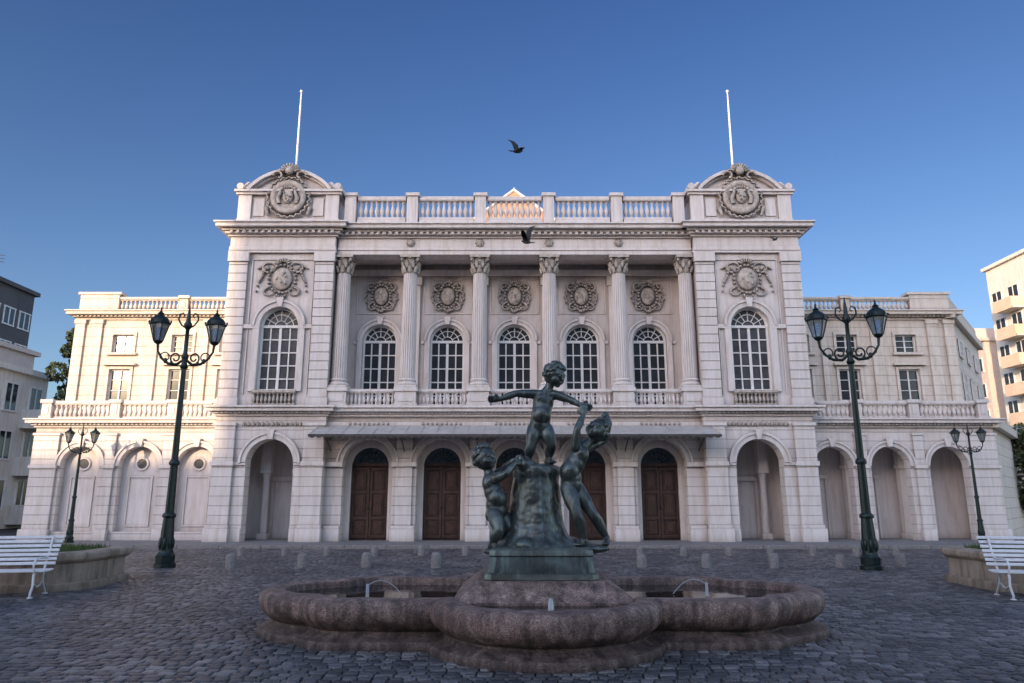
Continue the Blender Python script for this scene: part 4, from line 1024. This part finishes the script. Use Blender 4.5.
# ------------------------------------------------------------------ TREES
def tree(x,y,h,rw,z0,label,seed,nleaf=5200):
    r=random.Random(seed); root=empty('tree',(x,y,0),label,'tree')
    mb=MB(); mb.tube([(0,0,-.05),(.05,.02,h*.3),(-.05,.05,h*.6),(0.03,0,h*.92)],[h*.022,h*.018,h*.012,h*.004],9)
    cl=[]
    for k in range(26):
        u=r.random(); z=z0+(h-z0)*u; a=r.uniform(0,6.28); rr_=rw*(1.05-abs(u-.4)*1.2)*r.uniform(.4,1)
        p=Vector((rr_*math.cos(a),rr_*math.sin(a),z)); cl.append((p,rw*r.uniform(.22,.42)))
        b=Vector((0,0,max(h*.25,z-rr_*.9))); mb.tube([b,b.lerp(p,.5)+Vector((0,0,.1)),p],[h*.008,h*.005,h*.002],5)
    finish(mb,'trunk',M_bark,root,(x,y,0),smooth=60)
    vs=[];fs=[];tn=[]
    for k in range(nleaf):
        c,cr=r.choice(cl); d=Vector((r.gauss(0,1),r.gauss(0,1),r.gauss(0,1))).normalized()*cr*r.uniform(.4,1.1)**.5; p=c+d
        s=r.uniform(.06,.12)*(1 if h<8 else 1.4); q=Quaternion((r.gauss(0,1),r.gauss(0,1),r.gauss(0,1),r.gauss(0,1))).normalized(); n=len(vs)
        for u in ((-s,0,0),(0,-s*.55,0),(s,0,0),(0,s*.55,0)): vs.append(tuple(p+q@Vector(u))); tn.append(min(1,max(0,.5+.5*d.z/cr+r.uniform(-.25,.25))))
        fs.append((n,n+1,n+2,n+3))
    me=bpy.data.meshes.new('crown'); me.from_pydata(vs,[],fs); me.materials.append(M_leaf); a_=me.attributes.new('tone','FLOAT','POINT'); a_.data.foreach_set('value',tn)
    o=bpy.data.objects.new('crown',me); COL.objects.link(o); o.parent=root
tree(-27.9,45.5,12.4,1.9,4.5,'dark leafy tree rising beside the side street',3,9000)
tree(25.4,35.5,5.0,1.5,1.6,'small dark street tree beside the theatre wing',8,5000)
# ------------------------------------------------------------------ BIRDS
def bird(loc,rz,roll,wing,sc,label):
    mb=MB()
    mb.sph((0,0,0),(0.16,0.06,0.055),12,8); mb.sph((0.15,0,0.025),(0.045,0.036,0.036),10,8); mb.tube([(0.18,0,0.022),(0.215,0,0.012)],[0.012,0.003],6)
    mb.hexa([(-0.12,-0.03,-0.005),(-0.12,0.03,-0.005),(-0.29,0.07,0),(-0.29,-0.07,0)],[(-0.12,-0.03,0.012),(-0.12,0.03,0.012),(-0.29,0.07,0.006),(-0.29,-0.07,0.006)])
    for s in (-1,1):
        st=[(0.03,0.09,-0.09,0.02),(0.16,0.10,-0.10,0.02+wing*.13),(0.27,0.03,-0.11,0.02+wing*.2),(0.37,-0.09,-0.15,0.02+wing*.22)]
        for (y0,f0,b0,z0),(y1,f1,b1,z1) in zip(st,st[1:]):
            mb.hexa([(f0,s*y0,z0),(b0,s*y0,z0),(b1,s*y1,z1),(f1,s*y1,z1)],[(f0,s*y0,z0+.01),(b0,s*y0,z0+.006),(b1,s*y1,z1+.005),(f1,s*y1,z1+.008)])
    o=finish(mb,'pigeon',M_bird,smooth=50); o.location=loc; o.rotation_euler=(roll,-0.25,rz); o.scale=(sc,)*3; tag(o,label,'bird','pigeons flying over the plaza')
bird((0.13,16.5,10.18),rad(35),rad(40),0.9,0.85,'dark pigeon gliding against the blue sky')
bird((0.38,17.5,8.16),rad(150),rad(-30),2.0,0.8,'dark pigeon flapping in front of the cornice')
bird((9.25,24.0,10.65),rad(20),rad(20),0.6,0.6,'small dark pigeon flying near the corner pavilion')
# ------------------------------------------------------------------ LIGHT
el=rad(12); dh=Vector((0.5,0.866,0)).normalized(); d=Vector((dh.x*math.cos(el),dh.y*math.cos(el),-math.sin(el)))
sl=bpy.data.lights.new('sun','SUN'); sl.energy=5.0; sl.angle=rad(0.5); sl.color=(1.0,0.76,0.50)
so=bpy.data.objects.new('sun',sl); COL.objects.link(so); so.rotation_euler=d.to_track_quat('-Z','Y').to_euler(); so.location=(-30,-50,40)
w=bpy.data.worlds.new('World'); scene.world=w; w.use_nodes=True; t=w.node_tree; bg=t.nodes['Background']
sk=t.nodes.new('ShaderNodeTexSky'); sk.sky_type='NISHITA'; sk.sun_disc=False; sk.sun_elevation=el; sk.sun_rotation=rad(210); sk.altitude=500; sk.air_density=1.0; sk.dust_density=1.0; sk.ozone_density=2.0
# clear, saturated sky opposite the sun; unseen sky behind the camera brightened and warmed to light the facade
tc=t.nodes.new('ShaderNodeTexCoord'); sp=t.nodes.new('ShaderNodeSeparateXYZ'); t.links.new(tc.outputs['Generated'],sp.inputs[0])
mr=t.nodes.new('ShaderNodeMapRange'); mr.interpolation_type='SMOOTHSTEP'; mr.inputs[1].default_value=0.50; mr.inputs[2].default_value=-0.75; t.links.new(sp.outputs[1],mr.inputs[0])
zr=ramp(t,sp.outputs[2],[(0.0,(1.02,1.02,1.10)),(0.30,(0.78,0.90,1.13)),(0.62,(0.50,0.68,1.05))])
sky_gain=mulcol(t,zr.outputs[0],(5.6,4.5,4.0),f=mr.outputs[0],mode='MIX')
fin=mulcol(t,sk.outputs[0],sky_gain)
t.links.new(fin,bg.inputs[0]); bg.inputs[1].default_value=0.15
scene.view_settings.view_transform='Standard'; scene.view_settings.look='None'; scene.view_settings.exposure=0
# ------------------------------------------------------------------ CAMERA
cd=bpy.data.cameras.new('camera'); cd.sensor_width=36; cd.lens=36*720/1024; cd.clip_end=3000
co=bpy.data.objects.new('camera',cd); COL.objects.link(co); co.location=(0,0,1.7); co.rotation_euler=(rad(90+12.41),0,0); scene.camera=co
